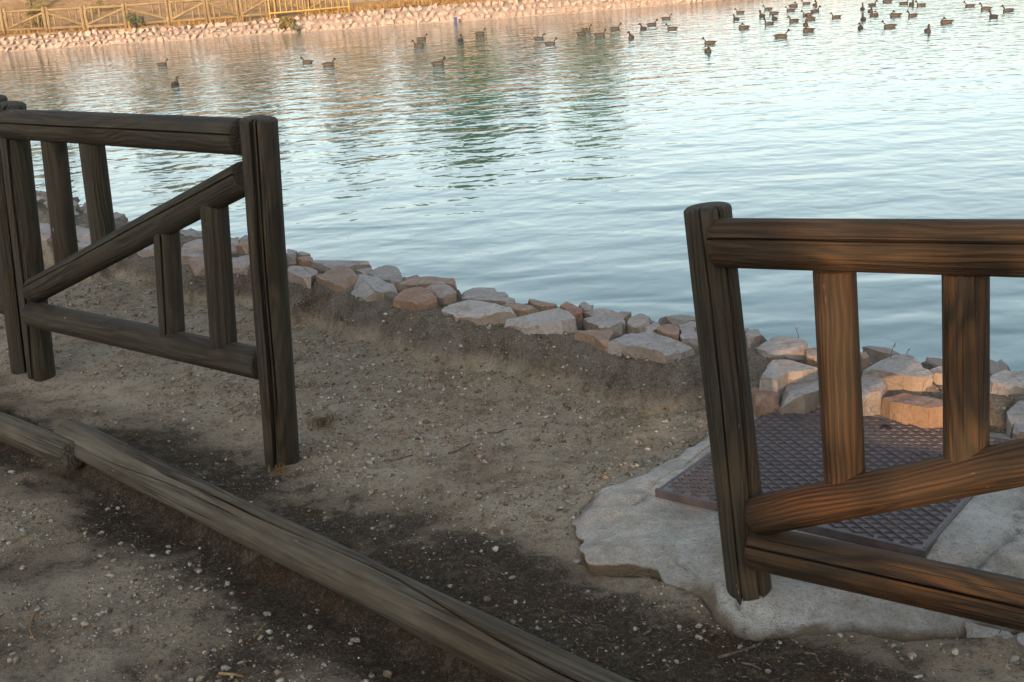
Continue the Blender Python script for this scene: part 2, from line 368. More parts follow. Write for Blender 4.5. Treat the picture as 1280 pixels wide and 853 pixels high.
ST = [  # (frame, top height, thickness, red?, outline)
 (ZA, .20, .07, 0, [(90, 260), (200, 248), (235, 275), (195, 340), (100, 310)]),
 (ZA, .215, .09, 1, [(240, 310), (310, 290), (395, 262), (452, 305), (400, 350), (335, 355)]),
 (ZA, .205, .08, 0, [(405, 360), (465, 305), (560, 330), (660, 380), (590, 405), (545, 400), (480, 405)]),
 (ZA, .17, .08, 0, [(195, 228), (270, 215), (440, 230), (510, 250), (420, 270), (330, 275), (270, 250)]),
 (ZA, .165, .08, 0, [(520, 285), (600, 265), (665, 280), (690, 310), (640, 330), (560, 325)]),
 (ZA, .165, .10, 1, [(640, 345), (720, 322), (810, 318), (960, 345), (970, 372), (840, 362), (700, 362)]),
 (ZA, .185, .08, 0, [(810, 385), (860, 350), (910, 345), (965, 395), (980, 405), (915, 420), (860, 415)]),
 (ZA, .205, .085, 1, [(650, 440), (690, 395), (780, 382), (830, 400), (870, 440), (770, 465), (715, 450)]),
 (ZA, .17, .08, 0, [(1000, 400), (1080, 370), (1160, 375), (1200, 400), (1290, 440), (1270, 470), (1150, 450), (1020, 430)]),
 (ZA, .20, .06, 0, [(920, 490), (1000, 435), (1100, 440), (1200, 480), (1280, 515), (1100, 530), (980, 525)]),
 (ZA, .17, .08, 0, [(82, 158), (110, 160), (130, 182), (125, 213), (82, 213)]),
 (ZA, .15, .06, 0, [(140, 190), (190, 188), (200, 207), (145, 207)]),
 (ZA, .16, .07, 1, [(130, 218), (200, 210), (215, 235), (150, 240)]),
 (ZA, .15, .07, 0, [(430, 265), (500, 248), (528, 280), (500, 297), (450, 290)]),
 (ZB, .165, .07, 1, [(250, 132), (310, 138), (415, 178), (370, 186), (300, 178)]),
 (ZB, .185, .05, 1, [(125, 180), (190, 162), (310, 180), (250, 195), (170, 202)]),
 (ZB, .215, .075, 0, [(145, 240), (240, 200), (390, 183), (470, 215), (500, 262), (430, 280), (320, 275)]),
 (ZB, .185, .09, 1, [(430, 182), (460, 152), (520, 172), (540, 205), (490, 222)]),
 (ZB, .17, .08, 0, [(530, 175), (560, 160), (597, 185), (590, 200), (550, 200)]),
 (ZB, .165, .06, 0, [(545, 205), (640, 192), (770, 235), (740, 245), (600, 225)]),
 (ZB, .19, .07, 0, [(560, 240), (700, 222), (770, 265), (690, 292), (640, 290)]),
 (ZB, .19, .11, 0, [(800, 245), (830, 218), (860, 208), (905, 245), (900, 280), (870, 300), (810, 290)]),
 (ZB, .185, .08, 0, [(870, 295), (905, 272), (940, 268), (950, 305), (900, 318)]),
 (ZB, .19, .10, 1, [(950, 278), (1030, 265), (1060, 300), (1055, 335), (990, 330), (950, 310)]),
 (ZB, .205, .035, 1, [(515, 312), (610, 302), (692, 300), (690, 380), (610, 345)]),
 (ZB, .205, .035, 0, [(695, 388), (790, 340), (900, 310), (990, 345), (1120, 383), (1060, 415), (990, 428), (870, 403)]),
 (ZB, .165, .07, 0, [(1060, 278), (1130, 258), (1160, 280), (1070, 295)]),
 (ZB, .185, .08, 0, [(1065, 300), (1160, 290), (1165, 360), (1080, 355)]),
 (ZC, .17, .12, 0, [(40, 52), (98, 25), (105, 70), (55, 90)]),
 (ZC, .17, .10, 0, [(95, 112), (140, 80), (180, 65), (240, 80), (310, 118), (250, 130), (150, 138)]),
 (ZC, .165, .09, 1, [(308, 130), (345, 108), (365, 130), (355, 165), (315, 155)]),
 (ZC, .17, .09, 0, [(115, 250), (170, 180), (260, 175), (345, 195), (352, 215), (230, 232), (190, 262)]),
 (ZC, .12, .09, 1, [(75, 300), (150, 268), (185, 295), (185, 340), (90, 362)]),
 (ZC, .13, .09, 0, [(195, 315), (230, 245), (350, 222), (372, 300), (300, 338), (205, 340)]),
 (ZC, .175, .10, 0, [(575, 215), (660, 165), (760, 153), (810, 185), (865, 242), (780, 248), (690, 232)]),
 (ZC, .145, .06, 0, [(560, 240), (600, 225), (670, 275), (640, 310), (560, 330)]),
 (ZC, .135, .09, 1, [(665, 335), (710, 312), (800, 335), (930, 352), (930, 385), (850, 395), (730, 365)]),
 (ZC, .17, .08, 0, [(1135, 245), (1200, 225), (1290, 232), (1340, 260), (1280, 280), (1200, 282), (1150, 275)]),
 (ZC, .12, .12, 0, [(1210, 375), (1250, 342), (1290, 370), (1285, 440), (1225, 445)]),
 (ZC, .11, .12, 0, [(1238, 470), (1290, 430), (1360, 450), (1350, 515), (1255, 505)]),
 (ZC, .15, .07, 0, [(855, 218), (910, 200), (950, 215), (940, 240), (880, 240)]),
 (ZC, .15, .06, 1, [(555, 150), (578, 138), (590, 160), (565, 170)]),
 (ZD, .19, .12, 0, [(165, 122), (200, 116), (250, 135), (250, 185), (175, 195)]),
 (ZD, .18, .10, 0, [(335, 142), (400, 163), (420, 198), (345, 190)]),
 (ZD, .18, .08, 0, [(340, 208), (410, 225), (400, 255), (345, 245)]),
 (ZD, .19, .12, 0, [(805, 243), (835, 210), (875, 198), (925, 222), (920, 258), (830, 255)]),
 (ZD, .175, .08, 0, [(795, 262), (850, 252), (925, 268), (900, 292), (800, 288)]),
 (ZD, .17, .11, 0, [(1010, 190), (1040, 205), (1062, 238), (1010, 240)]),
 (ZD, .17, .11, 1, [(1055, 238), (1085, 212), (1120, 214), (1130, 240), (1090, 248)]),
 (ZD, .19, .07, 0, [(1015, 290), (1100, 275), (1125, 300), (1090, 330), (1030, 322)]),
 (ZD, .185, .10, 1, [(845, 298), (900, 275), (930, 285), (920, 330), (860, 335)]),
 (ZD, .18, .09, 0, [(600, 245), (650, 225), (700, 228), (720, 255), (640, 262)]),
 (ZD, .18, .09, 0, [(520, 215), (560, 195), (610, 200), (620, 235), (540, 240)]),
]
_P = lambda *l: [tuple(at(px, py, z)[:2]) for px, py, z in l]
OUT = [(.92, 4.37), (.74, 4.14), (.58, 3.93), (.42, 3.75), (.28, 3.635)] + _P((735, 628, .0), (722, 650, .0), (722, 672, .0), (727, 693, .01), (746, 709, .02), (790, 710, .02), (815, 718, .01), (848, 738, .0), (866, 742, 0), (882, 764, 0), (905, 788, 0), (950, 803, 0), (1005, 797, 0), (1045, 794, 0), (1085, 798, 0), (1130, 803, 0), (1200, 799, 0), (1290, 800, 0)) + [
       (1.4, 2.42), (1.75, 2.30), (2.1, 2.4), (2.4, 2.75), (2.3, 3.2), (2.0, 3.55), (1.65, 3.80), (1.40, 4.02), (1.15, 4.26), (1.02, 4.36)]
oc = catmull(OUT, 8, True); no = len(oc)
_grow = lambda ol: [(x + (x - sum(p[0] for p in ol) / len(ol)) * .09, y + (y - sum(p[1] for p in ol) / len(ol)) * .07) for x, y in ol]
ST = [(fr, zt, th, red, _grow(ol)) for fr, zt, th, red, ol in ST]
STP = [(zt, [tuple(at(*fr(x, y), zt)[:2]) for x, y in ol]) for fr, zt, th, red, ol in ST]
def bed(x, y, z):
    """soil packed up under the lip of every stone"""
    sh = np.shape(x); x = np.ravel(x); y = np.ravel(y); z = np.ravel(z).copy(); near = (x > -4) & (x < 2.6) & (y > 3) & (y < 9)
    for zt, ol in STP:
        xa = [p[0] for p in ol]; ya = [p[1] for p in ol]; k = .14
        m_ = np.nonzero(near & (x > min(xa) - k) & (x < max(xa) + k) & (y > min(ya) - k) & (y < max(ya) + k))[0]
        if len(m_) == 0: continue
        xs, ys = x[m_], y[m_]; d = np.where(inside(xs, ys, ol), 0, seg_dist(xs, ys, ol, True))
        jig = 1 + .8 * fbm(xs, ys, .07, 3, 5)
        h = zt - .042 + .012 * fbm(xs, ys, .09, 2, 1) - 1.9 * np.maximum(0, d - .012) * jig
        z[m_] = np.maximum(z[m_], np.where(d < .13, h, -9))
    return z.reshape(sh)
def ground_z(x, y):
    x = np.asarray(x, float); y = np.asarray(y, float)
    t = seg_dist(x, y, TOE) * np.where(inside(x, y, POND), 1, -1)
    far = sst(30, 44, y)
    wob = fbm(x, y, .35, 3, 1)
    tt = t + .06 * wob
    rise = (.165 * sst(-.05, .075, tt) - .055 * sst(.10, .26, tt)) * (1 + .25 * fbm(x, y, .6, 2, 3)) * (1 - .35 * sst(.9, 1.1, x))
    z = rise - 1.35 * sst(.5, 1.9, tt) - .06 * sst(.38, .55, tt)
    z = z + np.where(t < .5, .020 * fbm(x, y, .7, 4) + .016 * fbm(x, y, .16, 4, 2) + .011 * fbm(x, y, .055, 3, 4) * (1 + 1.6 * sst(-.05, .05, t)), 0)
    z = z + .03 * sst(-.25, -.02, t) * (t < .1) * (wob)          # trodden edge under the bank
    z = bed(x, y, z)
    ls = log_side(x, y)
    z = z + .022 * sst(.35, .02, ls) * (ls > 0) - np.where(ls < 0, .055 * sst(0.02, -.06, ls), 0)
    near_log = sst(-.32, -.03, ls) * (ls < 0)
    z = z - .028 * near_log
    m_ = (x > 0) & (x < 2.6) & (y > 2.1) & (y < 4.6)
    if m_.any():
        xs, ys = x[m_], y[m_]; di = seg_dist(xs, ys, [tuple(p) for p in oc], True) * np.where(inside(xs, ys, [tuple(p) for p in oc]), 1, -1)
        z[m_] -= .07 * sst(0, .05, di) * (ys < 4.15) 
    d = np.hypot(x - at(400, 535).x, y - at(400, 535).y)
    z = z + .045 * np.exp(-(d / .07) ** 2)                        # small hummock by the post
    z = z * (1 - far) - far * np.where(t > 0, 1.4, .75)
    return z, t, ls
def graded(lo, hi, step, lims):
    c = list(np.arange(lo, hi + step / 2, step)); s = step
    a, b = lims
    while c[-1] < b: s = min(s * 1.35, 40); c.append(c[-1] + s)
    s = step; left = []; v = lo
    while v > a: s = min(s * 1.35, 40); v -= s; left.append(v)
    return np.array(left[::-1] + c)
gx = graded(-3.4, 2.3, .0145, (-400, 400)); gy = graded(2.0, 8.6, .0165, (-150, 500))
XX, YY = np.meshgrid(gx, gy); zz, tt, ll = ground_z(XX, YY)
nx, ny = len(gx), len(gy)
idx = np.arange(nx * ny).reshape(ny, nx)
fc = np.stack([idx[:-1, :-1], idx[:-1, 1:], idx[1:, 1:], idx[1:, :-1]], -1).reshape(-1, 4)
me = np_mesh('ground', np.stack([XX, YY, zz], -1).reshape(-1, 3), fc)
litter_shade = sst(.62, .18, ll) * (ll > 0) * .95 + np.where(ll <= 0, sst(-.30, -.02, ll) * .75 + .36, 0)  # path side of the logs darkened as painted shade, besides real litter
litter_shade = litter_shade + .8 * fbm(XX, YY, .42, 4, 2) * sst(.0, .25, litter_shade)
litter_shade = litter_shade + .55 * np.exp(-((XX - .75) ** 2 / .35 + (YY - 2.55) ** 2 / .06)) + .25 * np.exp(-((XX - .05) ** 2 / .1 + (YY - 3.0) ** 2 / .12))
litter_shade = litter_shade - .5 * np.exp(-((XX - at(150, 470).x) ** 2 + (YY - at(150, 470).y) ** 2) / .35)
bank = np.maximum(sst(-.02, .08, tt), sst(.03, .07, zz) * (tt > -.25) * (YY > 3.9))
a = me.attributes.new('litter', 'FLOAT', 'POINT'); a.data.foreach_set('value', np.clip(litter_shade, 0, 1).astype(np.float32).ravel())  # holds the litter and the painted shade together
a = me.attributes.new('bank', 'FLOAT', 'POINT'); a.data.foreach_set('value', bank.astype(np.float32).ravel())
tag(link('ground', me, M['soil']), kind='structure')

wpoly = [(x + .0, y + .0) for x, y in TOE] + [(90, 10), (125, 90)] + [(x, y + .45) for x, y, z in reversed(FAR)] + [(-33, 50)]
bm = bmesh.new(); bm.faces.new([bm.verts.new((x, y, WZ)) for x, y in wpoly]); bmesh.ops.triangulate(bm, faces=bm.faces[:])
bmesh.ops.recalc_face_normals(bm, faces=bm.faces[:])
for f_ in bm.faces:
    if f_.normal.z < 0: f_.normal_flip()
tag(link('pond_water', bm_mesh('pond_water', bm), M['water']), kind='structure')

# hillside beyond the far bank
fl = catmull([(x, y, z) for x, y, z in FAR], 3)
rows = [(.8, -.10), (1.0, -.02), (1.6, 0), (3, .05), (5, .12), (7, .35), (10, 1.0), (15, 2.2), (22, 3.4), (34, 4.6), (60, 6.5), (120, 9), (260, 12)]
V = []; 
for off, h in rows:
    for x, y, z in fl:
        w = 1 - .82 * float(sst(4, 22, x)); o2 = off
        n = float(fbm(x, y + off, 3., 3)) * min(1, off / 8) * 1.0 + float(fbm(x, y + off, .8, 2)) * .06
        V.append((x + (off * .5 if x > 20 else 0) - (off * .5 if x < -26 else 0), y + o2, z + h * w + n * w))
k = len(fl); V = np.array(V); ii = np.arange(len(V)).reshape(len(rows), k)
fc = np.stack([ii[:-1, :-1], ii[:-1, 1:], ii[1:, 1:], ii[1:, :-1]], -1).reshape(-1, 4)
tag(link('hillside', np_mesh('hillside', V, fc), M['hill']), kind='structure')
def far_at(x, off):
    for i in range(len(fl) - 1):
        if fl[i][0] <= x <= fl[i + 1][0]:
            t = (x - fl[i][0]) / (fl[i + 1][0] - fl[i][0]); p = fl[i] * (1 - t) + fl[i + 1] * t
            return Vector((x, p[1] + off, p[2]))
    return Vector((x, 56 + off, .1))

# ================================================================== poles (round timber with checks)
def pole_mesh(L, r0, r1=None, cracks=(), dome0=.006, dome1=.006, wob=.02, seed=0, n=26, seg=.05, bend=0., warp=.15, knots=0):
    """length along +Z; cracks: (angle, half width, depth, z0, z1); angle 0 = +X"""
    r1 = r1 or r0; rg = random.Random(seed)
    ang = [2 * math.pi * i / n for i in range(n)]
    ca = []
    for (ca_, hw, dp, z0, z1) in cracks:
        dw = hw / r0
        ang = [a for a in ang if abs((a - ca_ + math.pi) % (2 * math.pi) - math.pi) > dw * 1.9]
        ca += [((ca_ - dw) % (2 * math.pi), 0), ((ca_ - dw * .35) % (2 * math.pi), 1), (ca_ % (2 * math.pi), 2), ((ca_ + dw * .35) % (2 * math.pi), 1), ((ca_ + dw) % (2 * math.pi), 0)]
    ang = sorted(ang + [c[0] for c in ca]); m_ = len(ang)
    zs = []; prof = []
    for i in range(4): t = i / 4; zs.append(dome0 * (1 - math.cos(t * math.pi / 2))); prof.append(max(.62 if dome0 < .015 else .25, 0) + (1 - (.62 if dome0 < .015 else .25)) * math.sin(t * math.pi / 2))
    ns = max(2, int((L - dome0 - dome1) / seg))
    for i in range(ns + 1): zs.append(dome0 + (L - dome0 - dome1) * i / ns); prof.append(1.)
    for i in range(3, -1, -1): t = i / 4; zs.append(L - dome1 * (1 - math.cos(t * math.pi / 2))); prof.append((.62 if dome1 < .015 else .25) + (1 - (.62 if dome1 < .015 else .25)) * math.sin(t * math.pi / 2))
    ph = [rg.uniform(0, 6.28) for _ in range(8)]
    V = []
    for z, pf in zip(zs, prof):
        r = r0 + (r1 - r0) * z / L; s = z / L
        cx = bend * math.sin(math.pi * s) + wob * r * .4 * math.sin(z * 3.1 + ph[0]); cy = wob * r * .4 * math.sin(z * 2.3 + ph[1])
        aw = warp * .35 * (math.sin(z * 2.2 + ph[2]) + .5 * math.sin(z * 5.9 + ph[3]))
        for a in ang:
            rr = r * pf * (1 + wob * (math.sin(2 * a + ph[4] + z * 1.3) * .6 + math.sin(3 * a + ph[5] - z * 2.1) * .5 + .35 * math.sin(7 * a + ph[6] + z * 6)))
            for (c0, hw, dp, z0, z1) in cracks:
                dd = abs((a - c0 + math.pi) % (2 * math.pi) - math.pi) * r0 / hw
                if dd < 1.01:
                    e = min(1, max(0, (z - z0) / .12) if z0 > 0 else 1, max(0, (z1 - z) / .12) if z1 < L else 1)
                    g = dp * e * (.8 + .25 * math.sin(z * 9 + ph[7])) * (1 if dd < .2 else .72 if dd < .6 else 0) * min(1, pf * 1.1)
                    rr -= max(0, g)
            V.append((cx + rr * math.cos(a + aw), cy + rr * math.sin(a + aw), z))
    Fc = []
    nr = len(zs)
    for i in range(nr - 1):
        for j in range(m_):
            Fc.append((i * m_ + j, i * m_ + (j + 1) % m_, (i + 1) * m_ + (j + 1) % m_, (i + 1) * m_ + j))
    c0 = len(V); V.append((0, 0, -.001)); V.append((0, 0, L + .001))
    for j in range(m_):
        Fc.append((c0, (j + 1) % m_, j)); Fc.append((c0 + 1, (nr - 1) * m_ + j, (nr - 1) * m_ + (j + 1) % m_))
    return mesh('pole', V, Fc, True, 38)
def place(o, p0, p1, ref):
    """local Z along p0->p1, local X towards ref"""
    z = (p1 - p0).normalized(); x = (ref - z * ref.dot(z)).normalized(); y = z.cross(x)
    mm = Matrix((x, y, z)).transposed().to_4x4(); mm.translation = p0
    if o.parent: mm = Matrix.Translation(-o.parent.location) @ mm
    o.matrix_local = mm
    return o
def pole(name, parent, p0, p1, r, mat, ref, r1=None, **kw):
    p0 = Vector(p0); p1 = Vector(p1)
    o = link(name, pole_mesh((p1 - p0).length, r, r1, **kw), mat, parent)
    return place(o, p0, p1, Vector(ref))

def near_panel(name, label, A, B, mat, members, seed):
    """members: (kind, (px,py), (px,py), radius, front offset at each end, cracks...) all lying in the vertical plane through A and B"""
    d = (B - A).normalized(); nrm = Vector((d.y, -d.x, 0))
    if nrm.y > 0: nrm = -nrm                          # towards the path
    root = empty(name, (A + B) / 2, label, 'fence', 'log rail fence panels by the pond')
    for i, mb in enumerate(members):
        kind, a, b, r, fo, kw = mb
        P = []
        for e, q in enumerate((a, b)):
            if len(q) == 3: P.append(Vector(q))
            else: P.append(on_plane(q[0], q[1], A + nrm * fo[e], nrm))
        kw = dict(kw); pole(kind, root, P[0], P[1], r, kw.pop('mat', mat), nrm, seed=seed + i, **kw)
    return root, d, nrm

gr = lambda deg, hw=.0035, dp=.02, z0=-1, z1=99: (R(deg), hw, dp, z0, z1)
A = at(52, 472); B = at(352, 578); A.z = B.z = 0
left_panel, dL, nL = near_panel('log_fence', 'dark weathered log fence panel standing free on the bare dirt path', A, B, M['wood_dark'], [
    ('post', (59, 525), (13, 129), .060, (0, 0), dict(cracks=[gr(30, .006, .03), gr(-35, .002, .012, .3, 1.)], dome1=.012, warp=.5)),
    ('post', (356, 620), (323, 147), .060, (0, 0), dict(cracks=[gr(24, .008, .034), gr(40, .003, .02, .3, 99), gr(-40, .0015, .01, .1, .6)], dome1=.010, warp=.35)),
    ('top_rail', (3, 155), (304, 171), .060, (.035, .0), dict(cracks=[gr(-14, .0035, .022)], dome0=.028, warp=.06)),
    ('diagonal_brace', (41, 365), (308, 221), .055, (.03, .0), dict(cracks=[gr(-22, .004, .022)], dome0=.028, warp=.15)),
    ('bottom_rail', (39, 392), (330, 456), .057, (.03, .0), dict(cracks=[gr(50, .0035, .022)], dome0=.026, warp=.06)),
    ('baluster', (66, 168), (85, 338), .049, (0, .0), dict(cracks=[gr(28, .004, .022)], warp=.1)),
    ('baluster', (114, 174), (131, 310), .048, (0, .0), dict(cracks=[gr(150, .004, .022)], warp=.1)),
    ('baluster', (207, 274), (216, 424), .048, (0, .0), dict(cracks=[gr(-30, .004, .022)], warp=.1)),
    ('baluster', (267, 246), (281, 440), .048, (0, .0), dict(cracks=[gr(-155, .004, .022)], warp=.1)),
], 100)
# the neighbouring panel: its end post shows at the edge of the view
A2 = A - dL * 1.96; B2 = A - dL * .155
hz = Vector((0, 0, 1)); lean = (on_plane(13, 129, A, nL) - A); lean = lean / lean.z
L_ = lambda p, z: p + lean * z
r2 = empty('log_fence', (A2 + B2) / 2, 'dark weathered log fence panel adjoining a free standing one, end post doubled', 'fence', 'log rail fence panels by the pond')
for kind, p0, p1, r, kw in (
    ('post', L_(A2, -.12), L_(A2, 1.22), .060, dict(cracks=[gr(20, .005, .025)])),
    ('post', L_(B2, -.12), L_(B2, 1.245), .059, dict(cracks=[gr(70, .005, .025)], dome1=.012)),
    ('top_rail', L_(A2, 1.13), L_(B2, 1.14) , .06, dict(cracks=[gr(-14)])),
    ('diagonal_brace', L_(A2, 1.0), L_(B2, .42), .055, dict(cracks=[gr(-14)])),
    ('bottom_rail', L_(A2, .33), L_(B2, .32), .057, dict(cracks=[gr(40)])),
    ('baluster', L_(A2 + dL * .42, .36), L_(A2 + dL * .42, .86), .048, dict(cracks=[gr(40)])),
    ('baluster', L_(A2 + dL * .68, .36), L_(A2 + dL * .68, .76), .048, dict(cracks=[gr(-40)])),
    ('baluster', L_(A2 + dL * 1.14, .62), L_(A2 + dL * 1.14, 1.12), .048, dict(cracks=[gr(40)])),
    ('baluster', L_(A2 + dL * 1.40, .52), L_(A2 + dL * 1.40, 1.12), .048, dict(cracks=[gr(140)]))):
    pole(kind, r2, p0, p1, r, M['wood_dark'], nL, seed=int(abs(p0.x) * 100) % 97, **kw)

C = at(938, 752); C.z = 0
dR = Vector((math.cos(R(39)), -math.sin(R(39)), 0)); nR = Vector((dR.y, -dR.x, 0)); nR = nR if nR.y < 0 else -nR
D = C + dR * 1.80
onR = lambda px, py, fo=0: on_plane(px, py, C + nR * fo, nR)
def ext(p, q, s):                                     # carry a rail on past the edge of the view
    a_, b_ = onR(*p, .0), onR(*q, .0); return tuple(a_ + (b_ - a_).normalized() * s)
right_panel, _, _ = near_panel('log_fence', 'brown log fence panel, its cracked end post set in pale concrete', C, D, M['wood_brown'], [
    ('post', (946, 830), (884, 256), .0585, (0, 0), dict(cracks=[gr(8, .003, .018, -1, 99), gr(58, .006, .03), gr(-60, .005, .03, .85, 99)], dome1=.013, warp=.25, mat=M['wood_dark'])),  # darker timber on this post alone: shade painted as colour
    ('post', tuple(D + Vector((0, 0, -.1))), tuple(D + Vector((0, 0, 1.05))), .0585, (0, 0), dict(cracks=[gr(20, .005, .03)], dome1=.012)),
    ('top_rail', (890, 304), ext((890, 304), (1280, 311), 1.83), .060, (.045, 0), dict(cracks=[gr(-22, .0035, .024)], dome0=.030, warp=.04)),
    ('diagonal_brace', (938, 647), ext((938, 647), (1280, 578), 1.70), .050, (.045, 0), dict(cracks=[gr(-100, .0035, .022), gr(20, .001, .006, .2, .6)], dome0=.030, warp=.1)),
    ('bottom_rail', (938, 682), ext((938, 682), (1280, 757), 1.76), .058, (.03, 0), dict(cracks=[gr(-24, .0035, .022), gr(12, .001, .008, .05, .5), gr(48, .0012, .006, .02, .9)], dome0=.020, warp=.05)),
    ('baluster', (1043, 335), (1058, 632), .049, (0.0, .012), dict(cracks=[gr(24, .004, .026)], warp=.05)),
    ('baluster', (1207, 338), (1208, 596), .049, (0.0, .012), dict(cracks=[gr(30, .003, .02), gr(-12, .001, .006, .02, .4)], warp=.05)),
    ('baluster', tuple(onR(1280, 560) + dR * .30 + Vector((0, 0, .14))), tuple(onR(1280, 757) + dR * .30), .049, (0, 0), dict(cracks=[gr(30)])),
    ('baluster', tuple(onR(1280, 560) + dR * .56 + Vector((0, 0, .28))), tuple(onR(1280, 757) + dR * .56), .049, (0, 0), dict(cracks=[gr(-30)])),
], 300)

# ================================================================== edging logs
lp = [at(px, py, .012) for px, py in ((-118, 484), (92, 571), (84, 549), (700, 850))]
e = (lp[3] - lp[2]).normalized()
lg = pole('edging_log', None, lp[2] + Vector((0, 0, .022)), lp[2] + (lp[3] - lp[2]) + e * .7, .061, M['wood_log'], (0, -.3, 1), r1=.068, seed=41, wob=.05, n=34, seg=.04, warp=.7,
          cracks=[gr(12, .006, .022, .75, 99), gr(-28, .002, .010, .15, 2.1), gr(38, .0016, .008, .05, 1.3), gr(-55, .004, .02, .1, .9)], dome0=.018)
tag(lg, 'long grey cracked log edging the path, its raised end overlapping a shorter one', 'log')
e1 = (lp[1] - lp[0]).normalized()
lg = pole('edging_log', None, lp[0] - e1 * 1.6, lp[1], .056, M['wood_log'], (0, -.3, 1), r1=.054, seed=43, wob=.04, n=34, seg=.04, warp=.5, cracks=[gr(-22, .004, .016), gr(30, .0015, .008, .6, 2.2)], dome1=.010)
tag(lg, 'grey edging log butting low against the raised end of a longer log', 'log')
lq = lp[3] + e * .74
lg = pole('edging_log', None, lq, lq + e * 2.4, .064, M['wood_log'], (0, -.3, 1), seed=44, wob=.04, n=30, warp=.5, cracks=[gr(10, .005, .02)])
tag(lg, 'grey edging log continuing the path border past the concrete pad', 'log')

# ================================================================== concrete pad, manhole cover
CU, CVv = Vector((math.cos(R(51.5)), math.sin(R(51.5)), 0)), Vector((math.cos(R(-38.5)), math.sin(R(-38.5)), 0))
CC = Vector((.997, 3.553, .06)); HU, HV = .425, .405
def cast(poly, th):
    dx, dy = math.cos(th), math.sin(th); best = 0
    for i in range(len(poly)):
        ax, ay = poly[i][0] - CC.x, poly[i][1] - CC.y; bx, by = poly[(i + 1) % len(poly)][0] - CC.x, poly[(i + 1) % len(poly)][1] - CC.y
        ex, ey = bx - ax, by - ay; den = dx * ey - dy * ex
        if abs(den) < 1e-9: continue
        t = (ax * ey - ay * ex) / den; u = (ax * dy - ay * dx) / den
        if 0 <= u <= 1 and t > best: best = t
    return best
g_ = .008
rect = [CC + CU * (HU + g_) * a + CVv * (HV + g_) * b for a, b in ((1, 1), (1, -1), (-1, -1), (-1, 1))]
angs = sorted([2 * math.pi * i / 420 for i in range(420)] + [math.atan2(r.y - CC.y, r.x - CC.x) % (2 * math.pi) for r in rect])
NR = 54; na = len(angs); V = np.zeros((NR + 3, na, 3)); dirt = np.zeros((NR + 3, na))
for j, th in enumerate(angs):
    ro = cast(oc, th) ; ri = cast(rect, th)
    ro *= 1 + .012 * math.sin(th * 23) + .008 * math.sin(th * 57 + 1)
    for i in range(NR + 1):
        s = i / NR; r = ri + (ro - ri) * s; x, y = CC.x + r * math.cos(th), CC.y + r * math.sin(th)
        V[i, j] = (x, y, s); dirt[i, j] = ro - r
PX, PY, S = V[:NR + 1, :, 0], V[:NR + 1, :, 1], V[:NR + 1, :, 2]
ledge = np.clip(1.15 - np.hypot(PX - .25, PY - 3.18) / .34, 0, 1)      # broken lip on the path side
frontm = sst(2.98, 2.75, PY)
zz = .060 - .038 * sst(.12, 1, S) ** 1.0 + .010 * ledge * S - .034 * frontm * S
zz = zz + .014 * fbm(PX, PY, .22, 4, 2) * sst(0, .15, S) + .006 * fbm(PX, PY, .05, 3, 3) * sst(0, .1, S)
edge_d = dirt[:NR + 1]
du = (PX - CC.x) * CU.x + (PY - CC.y) * CU.y
zz = zz - .020 * sst(-.30, -.43, du) * sst(.7, .1, S)
col_d = np.hypot(PX - C.x, PY - C.y); zz = zz + .022 * sst(.16, .06, col_d)
zz = zz - (.022 * (1 - ledge)) * sst(.05, 0, edge_d)
for poly, wd, dp in (([at(1200, 715, .05)[:2], at(1222, 701, .05)[:2], at(1255, 681, .05)[:2], at(1272, 667, .05)[:2], at(1277, 640, .05)[:2], at(1300, 600, .05)[:2]], .009, .018),
                     ([at(1272, 667, .05)[:2], at(1290, 672, .05)[:2], at(1400, 690, .05)[:2]], .009, .018),
                     ([at(927, 757, .01)[:2], at(921, 768, .01)[:2], at(913, 778, .01)[:2], at(909, 790, .01)[:2]], .0045, .02),
                     ([at(905, 545, .05)[:2], at(880, 565, .05)[:2], at(850, 588, .05)[:2], at(825, 600, .05)[:2], at(790, 628, .05)[:2]], .007, .010),
                     ([at(846, 697, .04)[:2], at(856, 713, .03)[:2], at(861, 728, .02)[:2], at(855, 742, .02)[:2]], .006, .010)):
    dd = seg_dist(PX + .02 * fbm(PX, PY, .05, 2), PY + .02 * fbm(PX, PY, .05, 2, 3), poly); zz = zz - dp * sst(wd, wd * .2, dd)
V[:NR + 1, :, 2] = zz
V[NR + 1] = V[NR]; V[NR + 1, :, 2] = V[NR, :, 2] - .012; cdir = (V[NR, :, :2] - np.array([CC.x, CC.y])); cdir /= np.linalg.norm(cdir, axis=1)[:, None]
V[NR + 1, :, :2] -= cdir * .004 * ledge[-1][:, None]
V[NR + 2] = V[NR + 1]; V[NR + 2, :, 2] = -.10; V[NR + 2, :, :2] -= cdir * (.035 * ledge[-1])[:, None]
dd = np.zeros((NR + 3, na)); dd[:NR + 1] = sst(.10, 0, edge_d) * (1 - .8 * ledge) * .8 + .25 * frontm; dd[NR + 1:] = 1
ii = np.arange((NR + 3) * na).reshape(NR + 3, na); jj = np.roll(ii, -1, 1)
fc = np.stack([ii[:-1], ii[1:], jj[1:], jj[:-1]], -1).reshape(-1, 4)
me = np_mesh('concrete_pad', V.reshape(-1, 3), fc)
a = me.attributes.new('dirt', 'FLOAT', 'POINT'); a.data.foreach_set('value', dd.astype(np.float32).ravel())
tag(link('concrete_pad', me, M['concrete']), 'rough pale concrete pad with broken edges around the iron manhole cover', 'concrete pad')

